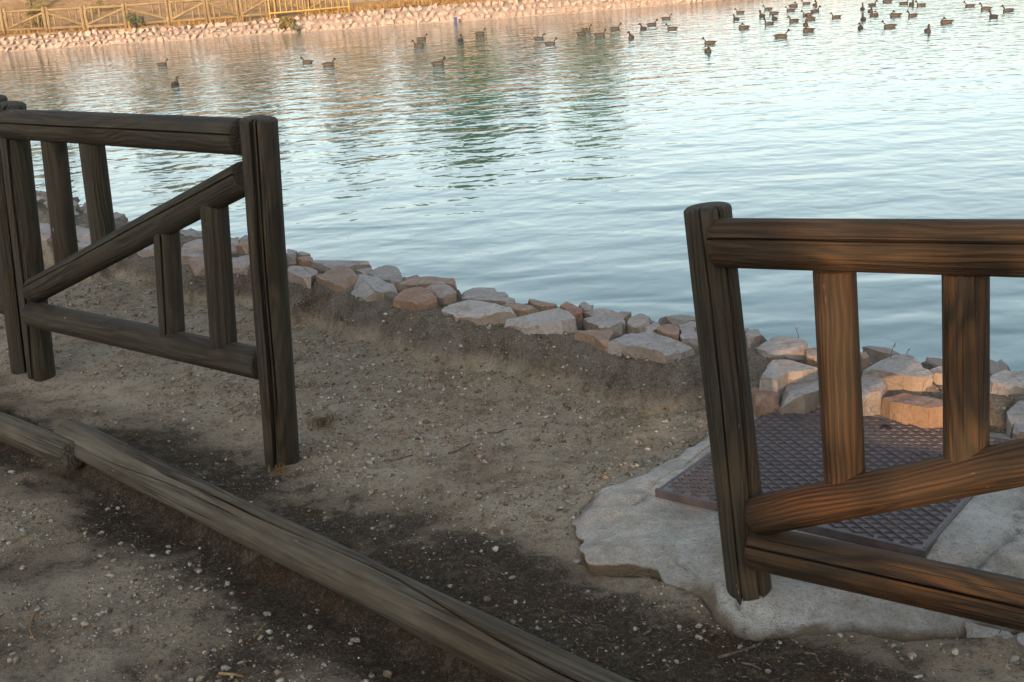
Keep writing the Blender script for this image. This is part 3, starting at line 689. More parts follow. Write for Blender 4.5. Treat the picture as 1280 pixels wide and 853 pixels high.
cov = empty('manhole_cover', CC, 'rusty purple brown iron manhole cover with diamond tread in the concrete', 'manhole cover')
cov.rotation_euler.z = R(-38.5)                       # local x along CVv, local y along CU
def box_bm(bm, c, s, rz=0.):
    mt = Matrix.Translation(c) @ Matrix.Rotation(rz, 4, 'Z') @ Matrix.Diagonal((*s, 1)); bmesh.ops.create_cube(bm, size=1, matrix=mt)
bm = bmesh.new(); box_bm(bm, (0, 0, -.012), (HV * 2, HU * 2, .03)); bmesh.ops.bevel(bm, geom=bm.edges[:], offset=.003, segments=1, affect='EDGES')
link('plate', bm_mesh('plate', bm), M['iron'], cov)
bm = bmesh.new(); fw = .012
for c, s in (((0, HU + fw / 2 - .004, -.02), (HV * 2 + fw * 2, fw, .05)), ((0, -HU - fw / 2 + .004, -.018), (HV * 2 + fw * 2, fw, .05)), ((HV + fw / 2 - .004, 0, -.02), (fw, HU * 2 - .02, .05)), ((-HV - fw / 2 + .004, 0, -.02), (fw, HU * 2 - .02, .05))):
    box_bm(bm, c, s)
bmesh.ops.bevel(bm, geom=bm.edges[:], offset=.002, segments=1, affect='EDGES')
link('rim', bm_mesh('rim', bm), M['iron_dark'], cov)
V = []; Fc = []
def ridge(p, qq, w=.0024, h=.0045):
    d = (qq - p); L = d.length
    if L < .008: return
    u = d / L; n = Vector((-u.y, u.x)) * w; b = len(V)
    for pt, s in ((p, 0), (qq, 0)):
        V.extend([(pt.x + n.x, pt.y + n.y, .002), (pt.x + n.x * .45, pt.y + n.y * .45, .003 + h), (pt.x - n.x * .45, pt.y - n.y * .45, .003 + h), (pt.x - n.x, pt.y - n.y, .002)])
    for k_ in range(3): Fc.append((b + k_, b + k_ + 1, b + 5 + k_, b + 4 + k_))
    Fc.append((b, b + 4, b + 7, b + 3)[::-1]); Fc.append((b + 3, b + 2, b + 1, b)); Fc.append((b + 4, b + 5, b + 6, b + 7))
def clip(p, d, t0, t1, mx=HV - .012, my=HU - .012):
    for o_, dd_, lim in ((p.x, d.x, mx), (p.y, d.y, my)):
        a_, b_ = (-lim - o_) / dd_, (lim - o_) / dd_
        t0 = max(t0, min(a_, b_)); t1 = min(t1, max(a_, b_))
    return t0, t1
SP = .031; d1 = Vector((math.cos(R(-35)), math.sin(R(-35)))); d2 = Vector((math.cos(R(35)), math.sin(R(35))))
nrm1 = Vector((-d1.y, d1.x)); cell = SP / math.sin(R(70))
for k_ in range(-26, 27):
    p = nrm1 * (k_ * SP); t0, t1 = clip(p, d1, -2, 2)
    if t1 - t0 > .02: ridge(p + d1 * t0, p + d1 * t1, .0034, .0068)
    for j_ in range(-40, 41):                         # short bars stepped half a cell from strip to strip
        p2 = p + d1 * (j_ * cell + (k_ % 2) * cell * .5); a0, a1 = clip(p2, d2, .002, cell - .002)
        if a1 - a0 > .008: ridge(p2 + d2 * a0, p2 + d2 * a1)
o = link('tread_pattern', mesh('tread_pattern', V, Fc, False), M['iron_dark'], cov); o['kind'] = 'stuff'
# key holes: solid raised studs, near black to paint in the shade of a hole
for hx, hy in ((.003, .352), (-.003, -.352)):
    bm = bmesh.new(); bmesh.ops.create_cone(bm, cap_ends=True, segments=14, radius1=.016, radius2=.013, depth=.012, matrix=Matrix.Translation((hx, hy, .005)) @ Matrix.Diagonal((1.3, .85, 1, 1)))
    link('key_hole', bm_mesh('key_hole', bm), M['hole_shade'], cov)

# ================================================================== stone edging along the near bank
def gz(x, y): return float(ground_z(np.array([x]), np.array([y]))[0][0])
def slab_mesh(top, thick, seed, flare=.012):
    """top: local points of the upper outline; irregular split stone with chipped edges"""
    rg = random.Random(seed); n = len(top)
    c = sum(top, Vector()) / n
    area = sum((top[i].x * top[(i + 1) % n].y - top[(i + 1) % n].x * top[i].y) for i in range(n))
    if area < 0: top = top[::-1]
    pts = []
    for i in range(n):                               # break each edge so the outline is not a clean polygon
        p, q_ = top[i], top[(i + 1) % n]; pts.append(p)
        L = (q_ - p).length
        if L > .05:
            k = 2 if L > .13 else 1
            for j in range(k):
                t = (j + 1 + rg.uniform(-.25, .25)) / (k + 1); w = p.lerp(q_, t); e = (q_ - p).normalized()
                pts.append(w + Vector((-e.y, e.x, 0)) * rg.uniform(-.10, .06) * min(L, .12) + Vector((0, 0, rg.uniform(-.006, .004))))
    m_ = len(pts); sz = max((p - c).length for p in pts)
    bm = bmesh.new(); tx, ty = rg.uniform(-.10, .10), rg.uniform(-.05, .14)
    tops = [bm.verts.new((p.x, p.y, p.z + tx * (p.x - c.x) - ty * (p.y - c.y) * .5)) for p in pts]
    bots = []
    for p in pts:
        d = (p - c).normalized(); o_ = flare * rg.uniform(-1., 1.); bots.append(bm.verts.new((p.x + d.x * o_, p.y + d.y * o_, p.z - thick)))
    bm.faces.new(tops); bm.faces.new(bots[::-1])
    for j in range(m_): bm.faces.new((tops[j], bots[j], bots[(j + 1) % m_], tops[(j + 1) % m_]))
    for k in range(6):                               # cleave slivers off the upper edges
        an = rg.uniform(0, 6.283); el = R(rg.uniform(25, 72)); nn = Vector((math.cos(an) * math.cos(el), math.sin(an) * math.cos(el), math.sin(el)))
        ext_ = max(v.co.dot(nn) for v in bm.verts)
        if len(bm.verts) < 4: break
        res = bmesh.ops.bisect_plane(bm, geom=bm.verts[:] + bm.edges[:] + bm.faces[:], plane_co=nn * (ext_ - rg.uniform(.04, .20) * sz * (1.15 - math.sin(el) * .75)), plane_no=nn, clear_outer=True)
        ed = [e for e in res['geom_cut'] if isinstance(e, bmesh.types.BMEdge)]
        if ed: bmesh.ops.holes_fill(bm, edges=[e for e in bm.edges if e.is_boundary], sides=0)
    bmesh.ops.triangulate(bm, faces=[f_ for f_ in bm.faces if len(f_.verts) > 4])
    bmesh.ops.subdivide_edges(bm, edges=[e for e in bm.edges if e.calc_length() > sz * .3], cuts=1)
    bmesh.ops.triangulate(bm, faces=[f_ for f_ in bm.faces if len(f_.verts) > 4])
    for v in bm.verts: v.co += Vector((rg.uniform(-1, 1), rg.uniform(-1, 1), rg.uniform(-1, 1))) * sz * .016
    bmesh.ops.recalc_face_normals(bm, faces=bm.faces[:])
    return bm_mesh('stone', bm)
def rubble_mesh(seed, n=16, sx=1., sy=1., sz=1., it=0):
    rg = random.Random(seed); bm = bmesh.new()
    for _ in range(n):
        v = Vector((rg.gauss(0, 1), rg.gauss(0, 1), rg.gauss(0, 1))).normalized() * rg.uniform(.82, 1.1)
        bm.verts.new((v.x * sx, v.y * sy, v.z * sz))
    bmesh.ops.convex_hull(bm, input=bm.verts[:]); 
    bmesh.ops.delete(bm, geom=[v for v in bm.verts if not v.link_faces], context='VERTS')
    if it:
        bmesh.ops.bevel(bm, geom=bm.edges[:], offset=.07 * min(sx, sy, sz), segments=1, affect='EDGES')
    return bm_mesh('stone', bm)
edging = empty('stone_edging', (0, 5, 0), 'low line of rough quartzite stones bedded along the near pond bank', 'stone edging')
cents = []
for i, (fr, zt, th, red, ol) in enumerate(ST):
    P = [at(*fr(x, y), zt) for x, y in ol]; c = sum(P, Vector()) / len(P); c.z = zt
    rg = random.Random(900 + i)
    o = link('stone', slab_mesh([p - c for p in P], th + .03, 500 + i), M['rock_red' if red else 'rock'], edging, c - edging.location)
    cents.append((c.x, c.y, max((p - c).length for p in P)))
# the rest of the bank: back slope down to the water and the stretches past the view
rb = [rubble_mesh(50 + i, 16, 1, .8, .55) for i in range(8)]
rgn = random.Random(5); cnt = 0
tl = [p for p in TOE if -4.6 < p[0] < 4]
for i in range(len(tl) - 1):
    a_, b_ = Vector(tl[i]), Vector(tl[i + 1]); u = (b_ - a_); L = u.length; n = Vector((-u.y, u.x)).normalized(); n = n if n.y > 0 else -n
    k = max(1, int(L / .11))
    for j in range(k):
        for off in (.30, .50, .72, .95):
            p = a_ + u * ((j + rgn.random()) / k) + n * (off + rgn.uniform(-.08, .08)); s = rgn.uniform(.06, .13)
            outside = p.x < -2.9 or p.x > 1.85
            if off < .4 and not outside: continue
            if not outside and any(math.hypot(p.x - c[0], p.y - c[1]) < c[2] * .75 + s * .6 for c in cents): continue
            z = gz(p.x, p.y) + s * .12
            if not outside and z > .11: z = .09
            o = link('stone', rb[rgn.randrange(8)], M['rock'], edging, Vector((p.x, p.y, z)) - edging.location)
            o.scale = (s * rgn.uniform(.8, 1.3), s * rgn.uniform(.7, 1.1), s * rgn.uniform(.7, 1.1)); o.rotation_euler = (rgn.uniform(-.3, .3), rgn.uniform(-.3, .3), rgn.uniform(0, 6.3)); cnt += 1
print('edging stones', len(ST) + cnt)

# ================================================================== far bank: dry stone revetment
rev = empty('stone_revetment', far_at(0, 0), 'long sloping revetment of pinkish quarry stones along the far shore', 'stone bank')
rows = [(-.25, -1.25), (-.05, WZ - .12), (.12, WZ + .05), (.55, None), (.95, None), (1.25, None)]
V = []
fl2 = [p for p in fl if -33 < p[0] < 22]
for x, y, z in fl2:
    V += [(x, y - .25, WZ - .5), (x, y - .02, WZ - .05), (x, y + .45, WZ + .42 * (z - WZ)), (x, y + .92, z - .06), (x, y + 1.4, z - .10)]
V = np.array(V) - np.array(rev.location); ii = np.arange(len(V)).reshape(-1, 5)
fc = np.stack([ii[:-1, :-1], ii[1:, :-1], ii[1:, 1:], ii[:-1, 1:]], -1).reshape(-1, 4)
q = NT('dark joint earth'); M['joint'] = q.fin(q.ramp(q.noise(q.gen(), 6., 5.), [(.3, (.19, .145, .12)), (.7, (.29, .225, .185))]), .95)
link('bedding', np_mesh('bedding', V, fc), M['joint'], rev)
fs = [rubble_mesh(700 + i, 12, 1, .8, 1.) for i in range(14)]
cand = []; rgn = random.Random(21); x = -31.
while x < 20:
    nrow = 3; step = .31
    for r_ in range(nrow):
        xx = x + (r_ % 2) * step * .5 + rgn.uniform(-.07, .07); t = (r_ + .35 + rgn.uniform(-.12, .12)) / nrow
        b = far_at(xx, 0); p = Vector((xx, b.y + .02 + t * .92, WZ + .03 + t * (b.z - WZ)))
        sx = rgn.uniform(.15, .21); sz_ = (b.z - WZ) / nrow * rgn.uniform(.52, .70)
        cand.append((p, sx, sz_, rgn.randrange(14), rgn.uniform(0, 6.28), rgn.uniform(-.5, .5)))
    x += step
inv = [c for c in cand if -22.6 < c[0].x < 9.8]
inv.sort(key=lambda c: -(c[1] * c[2])); big = set(id(c) for c in inv[:300])
SV = []; SF = []
for c in cand:
    p, sx, sz_, k, az, tl_ = c
    mt = Matrix.Translation(p - rev.location) @ Matrix.Rotation(R(-42), 4, 'X') @ Matrix.Rotation(az, 4, 'Z').to_4x4() @ Matrix.Rotation(0, 4, 'X') @ Matrix.Diagonal((sx, sx * .85, .16, 1))
    mt = Matrix.Translation(p - rev.location) @ Matrix.Rotation(tl_ * .5, 4, 'Y') @ Matrix.Diagonal((sx, .17, sz_, 1)) @ Matrix.Rotation(az, 4, 'Y')
    if id(c) in big:
        o = link('stone', fs[k], M['rock_far'], rev); o.matrix_local = mt
    else:
        b = len(SV); SV += [tuple(mt @ v.co) for v in fs[k].vertices]; SF += [tuple(b + i for i in f_.vertices) for f_ in fs[k].polygons]
q = NT('pink quarry stone mixed'); v_ = q.n('SeparateColor', Color=q.n('TexVoronoi', Vector=q.gen(), Scale=2.6).outputs['Color']).outputs[0]
c_ = q.ramp(v_, [(0., (.22, .155, .12)), (.4, (.30, .22, .18)), (.7, (.27, .24, .22)), (1., (.37, .29, .24))])
M['rock_far_mix'] = q.fin(c_, .9, q.bump(q.noise(q.gen(), 9.), .6, .05), .2)
o = link('small_stones', mesh('small_stones', SV, SF, False), M['rock_far_mix'], rev); o['kind'] = 'stuff'

# ================================================================== far timber fence and yellow railing
fence_px = [(-44, 46), (8.5, 43.5), (61, 40.5), (108, 37.5), (160, 33.5), (213.5, 30), (260.5, 27), (301, 24.5), (343, 22), (385, 19.5), (427, 17)]
FP = []
for px, py in fence_px:
    t = far_at(at(px, py + 22, WZ).x, 1.35); w = on_plane(px, py, t, Vector((0, 1, 0))); w.z = far_at(w.x, 0).z - .02; FP.append(w)
fp_post = pole_mesh(1.22, .078, n=8, seg=.6, dome1=.01, wob=.02); 
unit_r = pole_mesh(1.0, .060, n=8, seg=.3, wob=.02); unit_s = pole_mesh(1.0, .047, n=8, seg=.5, wob=.02)
def stick(name, me_, parent, p0, p1, mat):
    o = link(name, me_, mat, parent); d = p1 - p0
    z = d.normalized(); x = Vector((0, -1, 0)); x = (x - z * x.dot(z)).normalized(); y = z.cross(x)
    L = d.length if me_ is not fp_post else 1
    mm = Matrix((x, y, z * L)).transposed().to_4x4(); mm.translation = p0 - parent.location; o.matrix_local = mm; return o
bush_mark = ['beside a yellow green bush', 'second from the yellow green bush', 'third from the yellow green bush', 'by a grey green shrub', 'just past the grey green shrub', 'second past the grey green shrub', 'third past the grey green shrub', 'meeting the yellow railing', 'behind the yellow railing', 'behind the end of the yellow railing']
for i in range(len(FP) - 1):
    a_, b_ = FP[i].copy(), FP[i + 1].copy(); d = (b_ - a_).normalized(); a_ += d * .085; b_ -= d * .085; Z = Vector((0, 0, 1))
    rt = empty('log_fence', (a_ + b_) / 2, 'straw coloured log fence panel on the far bank, ' + bush_mark[i], 'fence', 'log rail fence panels on the far bank')
    L = (b_ - a_).length; mt = M['wood_far']
    stick('post', fp_post, rt, a_ - Z * .1, a_ + Z, mt); stick('post', fp_post, rt, b_ - Z * .1, b_ + Z, mt)
    stick('top_rail', unit_r, rt, a_ + Z * 1.0, b_ + Z * 1.0, mt); stick('bottom_rail', unit_r, rt, a_ + Z * .22, b_ + Z * .22, mt)
    up_ = (i % 2 == 1)
    lo, hi = (a_, b_) if up_ else (b_, a_)
    stick('diagonal_brace', unit_r, rt, lo + Z * .30, hi + Z * .88, mt)
    e_ = (hi - lo).normalized()
    for t in (.17, .36): stick('baluster', unit_s, rt, lo + e_ * L * t + Z * (.30 + .58 * t), lo + e_ * L * t + Z * .98, mt)
    for t in (.64, .83): stick('baluster', unit_s, rt, lo + e_ * L * t + Z * .22, lo + e_ * L * t + Z * (.30 + .58 * t), mt)
ra = on_plane(338, 22, far_at(at(338, 44, WZ).x, 1.15), Vector((0, 1, 0))); rbp = on_plane(437, 14, far_at(at(437, 36, WZ).x, 1.15), Vector((0, 1, 0)))
ra.z = far_at(ra.x, 0).z; rbp.z = far_at(rbp.x, 0).z
ry = empty('metal_railing', ra, 'yellow painted metal railing with thin upright bars on the far bank', 'railing')
thin = pole_mesh(1.0, .018, n=7, seg=.5, wob=0); thick = pole_mesh(1.0, .032, n=8, seg=.5, wob=0); Z = Vector((0, 0, 1))
stick('post', thick, ry, ra - Z * .1, ra + Z * 1.15, M['yellow']); stick('post', thick, ry, rbp - Z * .1, rbp + Z * 1.15, M['yellow'])
stick('top_rail', thick, ry, ra + Z * 1.12, rbp + Z * 1.12, M['yellow']); stick('bottom_rail', thick, ry, ra + Z * .22, rbp + Z * .22, M['yellow'])
for k in range(1, 14): p = ra.lerp(rbp, k / 14); stick('bar', thin, ry, p + Z * .2, p + Z * 1.12, M['yellow'])
p = at(569.5, 28.5, WZ); bp = empty('marker_post', p, 'short dark blue post standing in the water against the far stone bank', 'post')
stick('shaft', pole_mesh(1., .06, n=10, seg=.5, wob=0), bp, p - Z * .3, p + Z * .17, M['blue']); stick('cap', pole_mesh(1., .075, n=10, seg=.02, wob=0, dome1=.02), bp, p + Z * .16, p + Z * .21, M['blue'])

# ================================================================== vegetation
def tube_v(V, Fc, pts, rad, n=6):
    b0 = len(V)
    for i, p in enumerate(pts):
        t = (pts[min(i + 1, len(pts) - 1)] - pts[max(i - 1, 0)]).normalized(); a_ = t.orthogonal().normalized(); b_ = t.cross(a_)
        for j in range(n): V.append(tuple(p + (a_ * math.cos(6.2832 * j / n) + b_ * math.sin(6.2832 * j / n)) * rad[i]))
    for i in range(len(pts) - 1):
        for j in range(n): Fc.append((b0 + i * n + j, b0 + i * n + (j + 1) % n, b0 + (i + 1) * n + (j + 1) % n, b0 + (i + 1) * n + j))
def leaves_np(centres, radii, per, size, seed, flat=.8, asp=.5):
    r = np.random.default_rng(seed); cs = np.repeat(np.array(centres, float), per, 0); rd = np.repeat(np.array(radii, float), per)
    n = len(cs); d = r.normal(size=(n, 3)); d /= np.linalg.norm(d, axis=1)[:, None]
    p = cs + d * (rd * r.random(n) ** .45)[:, None] * np.array([1, 1, flat])
    u = r.normal(size=(n, 3)); u /= np.linalg.norm(u, axis=1)[:, None]; w = np.cross(u, r.normal(size=(n, 3))); w /= np.linalg.norm(w, axis=1)[:, None]
    s = size * r.uniform(.6, 1.35, n)[:, None]
    V = np.stack([p - u * s, p + w * s * asp, p + u * s, p - w * s * asp], 1).reshape(-1, 3)
    return V, np.arange(n * 4).reshape(-1, 4)
def tree_meshes(h, cr, ch, seed, nclump=34, per=150, leaf=.10, base=.3, tk=1.):
    """trunk + limbs and crown of leaf sized faces; base = where the crown starts (fraction of h)"""
    rg = random.Random(seed); V = []; Fc = []; cs = []; rd = []
    top = Vector((rg.uniform(-.2, .2), rg.uniform(-.2, .2), h * .86))
    tp = [Vector((0, 0, -.2)), Vector((.05, .03, h * .2)), Vector((-.06, .05, h * .45)), top.lerp(Vector((0, 0, h * .5)), .4), top]
    tube_v(V, Fc, tp, [h * .030 * tk, h * .024 * tk, h * .019 * tk, h * .012 * tk, h * .004 * tk], 8)
    for k in range(nclump):
        t = rg.random(); zc = h * base + (h - h * base) * (t * .97 + .02)
        rr = cr * math.sqrt(max(.05, 1 - (2 * t - .9) ** 2 * .85)) * (rg.random() ** .5) * rg.uniform(.75, 1.12)
        an = rg.uniform(0, 6.283); c = Vector((rr * math.cos(an), rr * math.sin(an), zc)); cs.append(tuple(c)); rd.append(cr * rg.uniform(.20, .40))
        if k % 2 == 0:
            z0 = max(h * .15, zc - rr * rg.uniform(.4, .9)); s = Vector((0, 0, z0)); md = s.lerp(c, .55) + Vector((0, 0, .1 * rr))
            tube_v(V, Fc, [s, md, c], [h * .010 * tk, h * .006 * tk, h * .002 * tk], 5)
    lv, lf = leaves_np(cs, rd, per, leaf, seed)
    return mesh('trunk', V, Fc), np_mesh('crown', lv, lf, False)
def tree(meshes, loc, label, mat, group=None, rz=0., s=1., name='tree'):
    r_ = empty(name, loc, label, 'tree', group); r_.rotation_euler.z = rz; r_.scale = (s, s, s)
    for nm, me_, m2 in (('trunk', meshes[0], M['bark']), ('crown', meshes[1], mat)):
        link(nm, me_, m2, r_)
    return r_
tA = tree_meshes(5.6, 2.3, 6, 3, 46, 190, .13, .18); tB = tree_meshes(4.8, 1.7, 4, 4, 34, 170, .11, .22)
def hill_z(x, off): 
    b = far_at(x, 0); w = 1 - .82 * float(sst(4, 22, x)); hs = [(.8, -.10), (1.0, -.02), (1.6, 0), (3, .05), (5, .12), (7, .35), (10, 1.0), (15, 2.2), (22, 3.4)]
    return b.y + off, b.z + float(np.interp(off, [a for a, _ in hs], [c for _, c in hs])) * w - .15
for i, (x, off, ms, s, lab, mat) in enumerate((
    (-1.2, 6., tA, 1.0, 'tall leafy green tree standing behind the pale stone bank', 'leaf'),
    (4.6, 7., tB, 1.0, 'slender green tree beside a taller leafy one behind the bank', 'leaf'),
    (-11.5, 9., tB, 1.0, 'bushy olive green tree on the dry slope behind the railing', 'leaf_olive'),
    (-22.5, 9., tB, 1.1, 'olive green tree on the dry slope behind the timber fence', 'leaf_olive'),
    (-17.0, 14., tB, .9, 'yellowing tree high on the dry slope behind the timber fence', 'leaf_yellow'),
    (-6.5, 11., tB, .85, 'yellowing tree on the dry slope near the tall green tree', 'leaf_yellow'),
    (-26.5, 13., tB, .9, 'olive tree standing highest on the dry slope', 'leaf_olive'), (-19.8, 19., tB, 1., 'olive tree far up the dry slope behind a yellowing one', 'leaf_olive'), (-14.3, 18., tB, .95, 'olive tree far up the slope between a yellowing and a bushy tree', 'leaf_olive'),
    (-9.0, 20., tB, .9, 'olive tree far up the slope above the railing', 'leaf_olive'), (-4.0, 16., tB, .8, 'olive tree peering over the tall green tree', 'leaf_olive'), (1.8, 14., tB, .7, 'small olive tree between two green ones behind the bank', 'leaf_olive'))):
    y, z = hill_z(x, off)
    mss = ms if i < 2 else (ms[0], ms[1].copy() if mat != 'leaf' else ms[1])
    if i >= 2: mss[1].materials.clear()
    tree(mss, (x, y, z), lab, M[mat], 'trees behind the far bank', i * 1.3, s)
def bush(name, loc, w, h, mat, label, cat, seed, n=14, per=110, leaf=.045):
    rg = random.Random(seed); cs = []; rd = []; V = []; Fc = []
    for k in range(n):
        a_ = rg.uniform(0, 6.283); rr = w * .5 * rg.random() ** .5 * .8; z = h * rg.uniform(.2, .85) * (1 - .35 * (rr / w * 2) ** 2)
        c = Vector((rr * math.cos(a_), rr * math.sin(a_), z)); cs.append(tuple(c)); rd.append(w * rg.uniform(.14, .24))
        tube_v(V, Fc, [Vector((c.x * .15, c.y * .15, -.05)), Vector((c.x * .6, c.y * .6, z * .6)), c], [.014 * w, .010 * w, .004 * w], 4)
    r_ = empty(name, loc, label, cat); lv, lf = leaves_np(cs, rd, per, leaf, seed, .9, .3)
    link('stem', mesh('stem', V, Fc), M['bark'], r_); link('foliage', np_mesh('foliage', lv, lf, False), mat, r_)
    return r_
def bank_pt(px, py, off):
    b = far_at(at(px, py + 20, WZ).x, off); p = on_plane(px, py, b, Vector((0, 1, 0))); return p
p = bank_pt(171, 35, 1.25); p.z = far_at(p.x, 0).z - .05; bush('shrub', p, .95, .95, M['leaf_olive'], 'grey green shrub growing at the foot of the far timber fence', 'shrub', 61)
p = bank_pt(47, 22, 3.4); p.z = far_at(p.x, 0).z; bush('shrub', p, 1.6, 1.5, M['leaf_yellow'], 'yellow green bush behind the far timber fence', 'shrub', 62, 20)
p = bank_pt(130, 14, 7.5); p.z = far_at(p.x, 0).z + .3; bush('shrub', p, 1.5, .9, M['straw_green'], 'low dry bush on the slope behind the far timber fence', 'shrub', 65, 14)
p = at(359, 41, WZ); bush('reed_clump', p, .62, .75, M['straw_green'], 'dark reed clump growing at the waterline of the far stone bank', 'reeds', 63, 10, 90, .07)
p = at(370, 41, WZ); bush('reed_clump', p, .28, .42, M['leaf_olive'], 'tiny reed tuft beside a bigger dark clump on the far waterline', 'reeds', 64, 5, 60, .05)
def blades(name, spots, hlo, hhi, w, mat, label, cat, seed, lean=.5, parent=None):
    rg = random.Random(seed); V = []; Fc = []
    for x, y, z in spots:
        h = rg.uniform(hlo, hhi); a_ = rg.uniform(0, 6.283); l = rg.uniform(0, lean) * h; b = len(V); dx, dy = math.cos(a_), math.sin(a_); px, py = -dy * w, dx * w
        V += [(x - px, y - py, z), (x + px, y + py, z), (x + dx * l * .35 - px * .7, y + dy * l * .35 - py * .7, z + h * .6), (x + dx * l * .35 + px * .7, y + dy * l * .35 + py * .7, z + h * .6), (x + dx * l, y + dy * l, z + h)]
        Fc += [(b, b + 1, b + 3, b + 2), (b + 2, b + 3, b + 4)]
    return V, Fc
rgn = random.Random(31); sp = []
for _ in range(26000):
    x = rgn.uniform(-30, 12); off = rgn.uniform(.95, 1.9) if rgn.random() < .75 else rgn.uniform(1.9, 4.5)
    dens = .35 + float(fbm(x, off * 2, 1.6, 3, 2)) * 1.2 + (.55 if x > -7.5 else 0)
    if rgn.random() > dens: continue
    b = far_at(x, off); sp.append((x, b.y, b.z - .02))
V, Fc = blades('dry_grass', sp, .06, .38, .008, None, None, None, 8, 1.1)
tag(link('dry_grass', mesh('dry_grass', V, Fc, False), M['straw']), 'dry straw coloured grass along the top of the far bank', 'grass', kind='stuff')

# ================================================================== ducks
def duck_mesh(turn=0., neck=0., tuck=False):
    bm = bmesh.new(); n = 14
    def loft(st):
        rings = []
        for (x, y, z, rx, rz, tilt) in st:
            ring = []
            for j in range(n):
                a_ = 6.2832 * j / n; dx = math.cos(a_) * rx; dz = math.sin(a_) * rz
                ring.append(bm.verts.new((x + dx, y - dz * math.sin(tilt), z + dz * math.cos(tilt))))
            rings.append(ring)
        for i in range(len(rings) - 1):
            for j in range(n): bm.faces.new((rings[i][j], rings[i][(j + 1) % n], rings[i + 1][(j + 1) % n], rings[i + 1][j]))
        bm.faces.new(rings[0][::-1]); bm.faces.new(rings[-1])
    loft([(0, -.285, .098, .020, .007, 0), (0, -.25, .088, .045, .020, 0), (0, -.19, .070, .085, .058, 0), (0, -.09, .050, .110, .088, 0), (0, .02, .045, .114, .096, 0), (0, .11, .046, .098, .086, 0), (0, .175, .055, .064, .060, 0), (0, .205, .065, .02, .022, 0)])
    s0 = len(bm.verts)
    k = neck
    loft([(0, .10, .06, .070, .062, -.9), (0, .150, .115, .056, .052, -.9), (0, .178, .165 + k * .4, .046, .044, -1.1), (0, .190, .205 + k, .044, .042, -1.0), (0, .202, .235 + k, .047, .048, -.3), (0, .232, .250 + k, .048, .054, 0), (0, .265, .244 + k, .038, .042, 0), (0, .288, .232 + k, .027, .022, 0), (0, .315, .226 + k, .028, .014, 0), (0, .350, .220 + k, .022, .010, 0)])
    bm.verts.ensure_lookup_table()
    for v in list(bm.verts)[s0:]:
        w = min(1, max(0, (v.co.z - .13) / .08))
        if w > 0:
            c, s = math.cos(turn * w), math.sin(turn * w); x, y = v.co.x, v.co.y - .18
            v.co.x, v.co.y = x * c - y * s, .18 + x * s + y * c
            if tuck: v.co.z -= .045 * w; v.co.y -= .06 * w
    me_ = bpy.data.meshes.new('tmp'); bm.to_mesh(me_); bm.free()
    o_ = bpy.data.objects.new('tmp', me_); COL.objects.link(o_)
    md = o_.modifiers.new('r', 'REMESH'); md.mode = 'VOXEL'; md.voxel_size = .0085; md.use_smooth_shade = True
    sm = o_.modifiers.new('s', 'SMOOTH'); sm.factor = .5; sm.iterations = 2
    bpy.context.view_layer.update()
    out = bpy.data.meshes.new_from_object(o_.evaluated_get(bpy.context.evaluated_depsgraph_get()))
    bpy.data.objects.remove(o_); out.name = 'duck'; out.shade_smooth(); return out
DK = [duck_mesh(), duck_mesh(.7), duck_mesh(-.9, .02), duck_mesh(.2, .045), duck_mesh(2.4, 0, True)]
DUCKS = [(203, 81.5, 'R', 0), (219, 106.5, 'A', 0), (384, 79, 'L', 0), (411, 82, 'R', 0), (548, 81, 'R', 0), (527, 50, 'R', 0), (523, 58, 'L', 0), (576, 51, 'A', 1), (600, 43, 'R', 0), (674, 49.5, 'R', 0), (688, 56, 'R', 0), (727, 43, 'R', 0), (733, 38, 'R', 0),
         (750, 45, 'R', 0), (769, 37, 'R', 0), (789, 48, 'T', 2), (804, 37, 'A', 1), (815, 32, 'R', 0), (840, 37, 'L', 0), (833, 24.5, 'R', 0), (887, 55, 'L', 0), (885, 65.5, 'T', 0),
         (925, 16.5, 'L', 0), (920, 25, 'A', 0), (929.5, 36, 'L', 4), (952.5, 21, 'A', 0), (960, 12.5, 'L', 0), (967, 18, 'L', 0), (968, 24.5, 'A', 4), (961, 31, 'L', 3), (988, 14, 'L', 0), (992, 8.5, 'R', 4), (976.5, 47, 'R', 0), (992, 27.5, 'L', 0),
         (1009, 20, 'L', 0), (1013, 25, 'L', 1), (1007, 32, 'T', 0), (1010, 39.5, 'L', 4), (1019, 15, 'R', 0), (1007.6, 5.5, 'L', 0), (1019, 7.5, 'T', 2), (1045, 22.5, 'L', 0), (1078, 12, 'A', 3), (1090.6, 7, 'R', 0), (1088, 15.5, 'T', 0), (1093, 20, 'R', 4), (1079, 25, 'A', 0),
         (1075.5, 35.8, 'A', 4), (1108.7, 3, 'L', 0), (1111.6, 34.3, 'L', 0), (1119, 20.5, 'L', 4), (1130, 5.5, 'R', 0), (1139.5, 6.5, 'T', 0), (1140.5, 20.5, 'L', 0), (1151, 7.5, 'L', 0), (1159.5, 39.8, 'T', 0), (1182.5, 29, 'L', 4), (1212, 8.5, 'L', 0), (1232, 12, 'L', 3), (1241.6, 22, 'A', 0), (1260, 14.5, 'L', 0)]
rgn = random.Random(77)
special = {0: 'lone brown duck swimming ahead of one facing away near the timber end post', 1: 'brown duck seen from behind, swimming apart from the flock', 4: 'brown duck in full profile swimming alone over green tree reflections'}
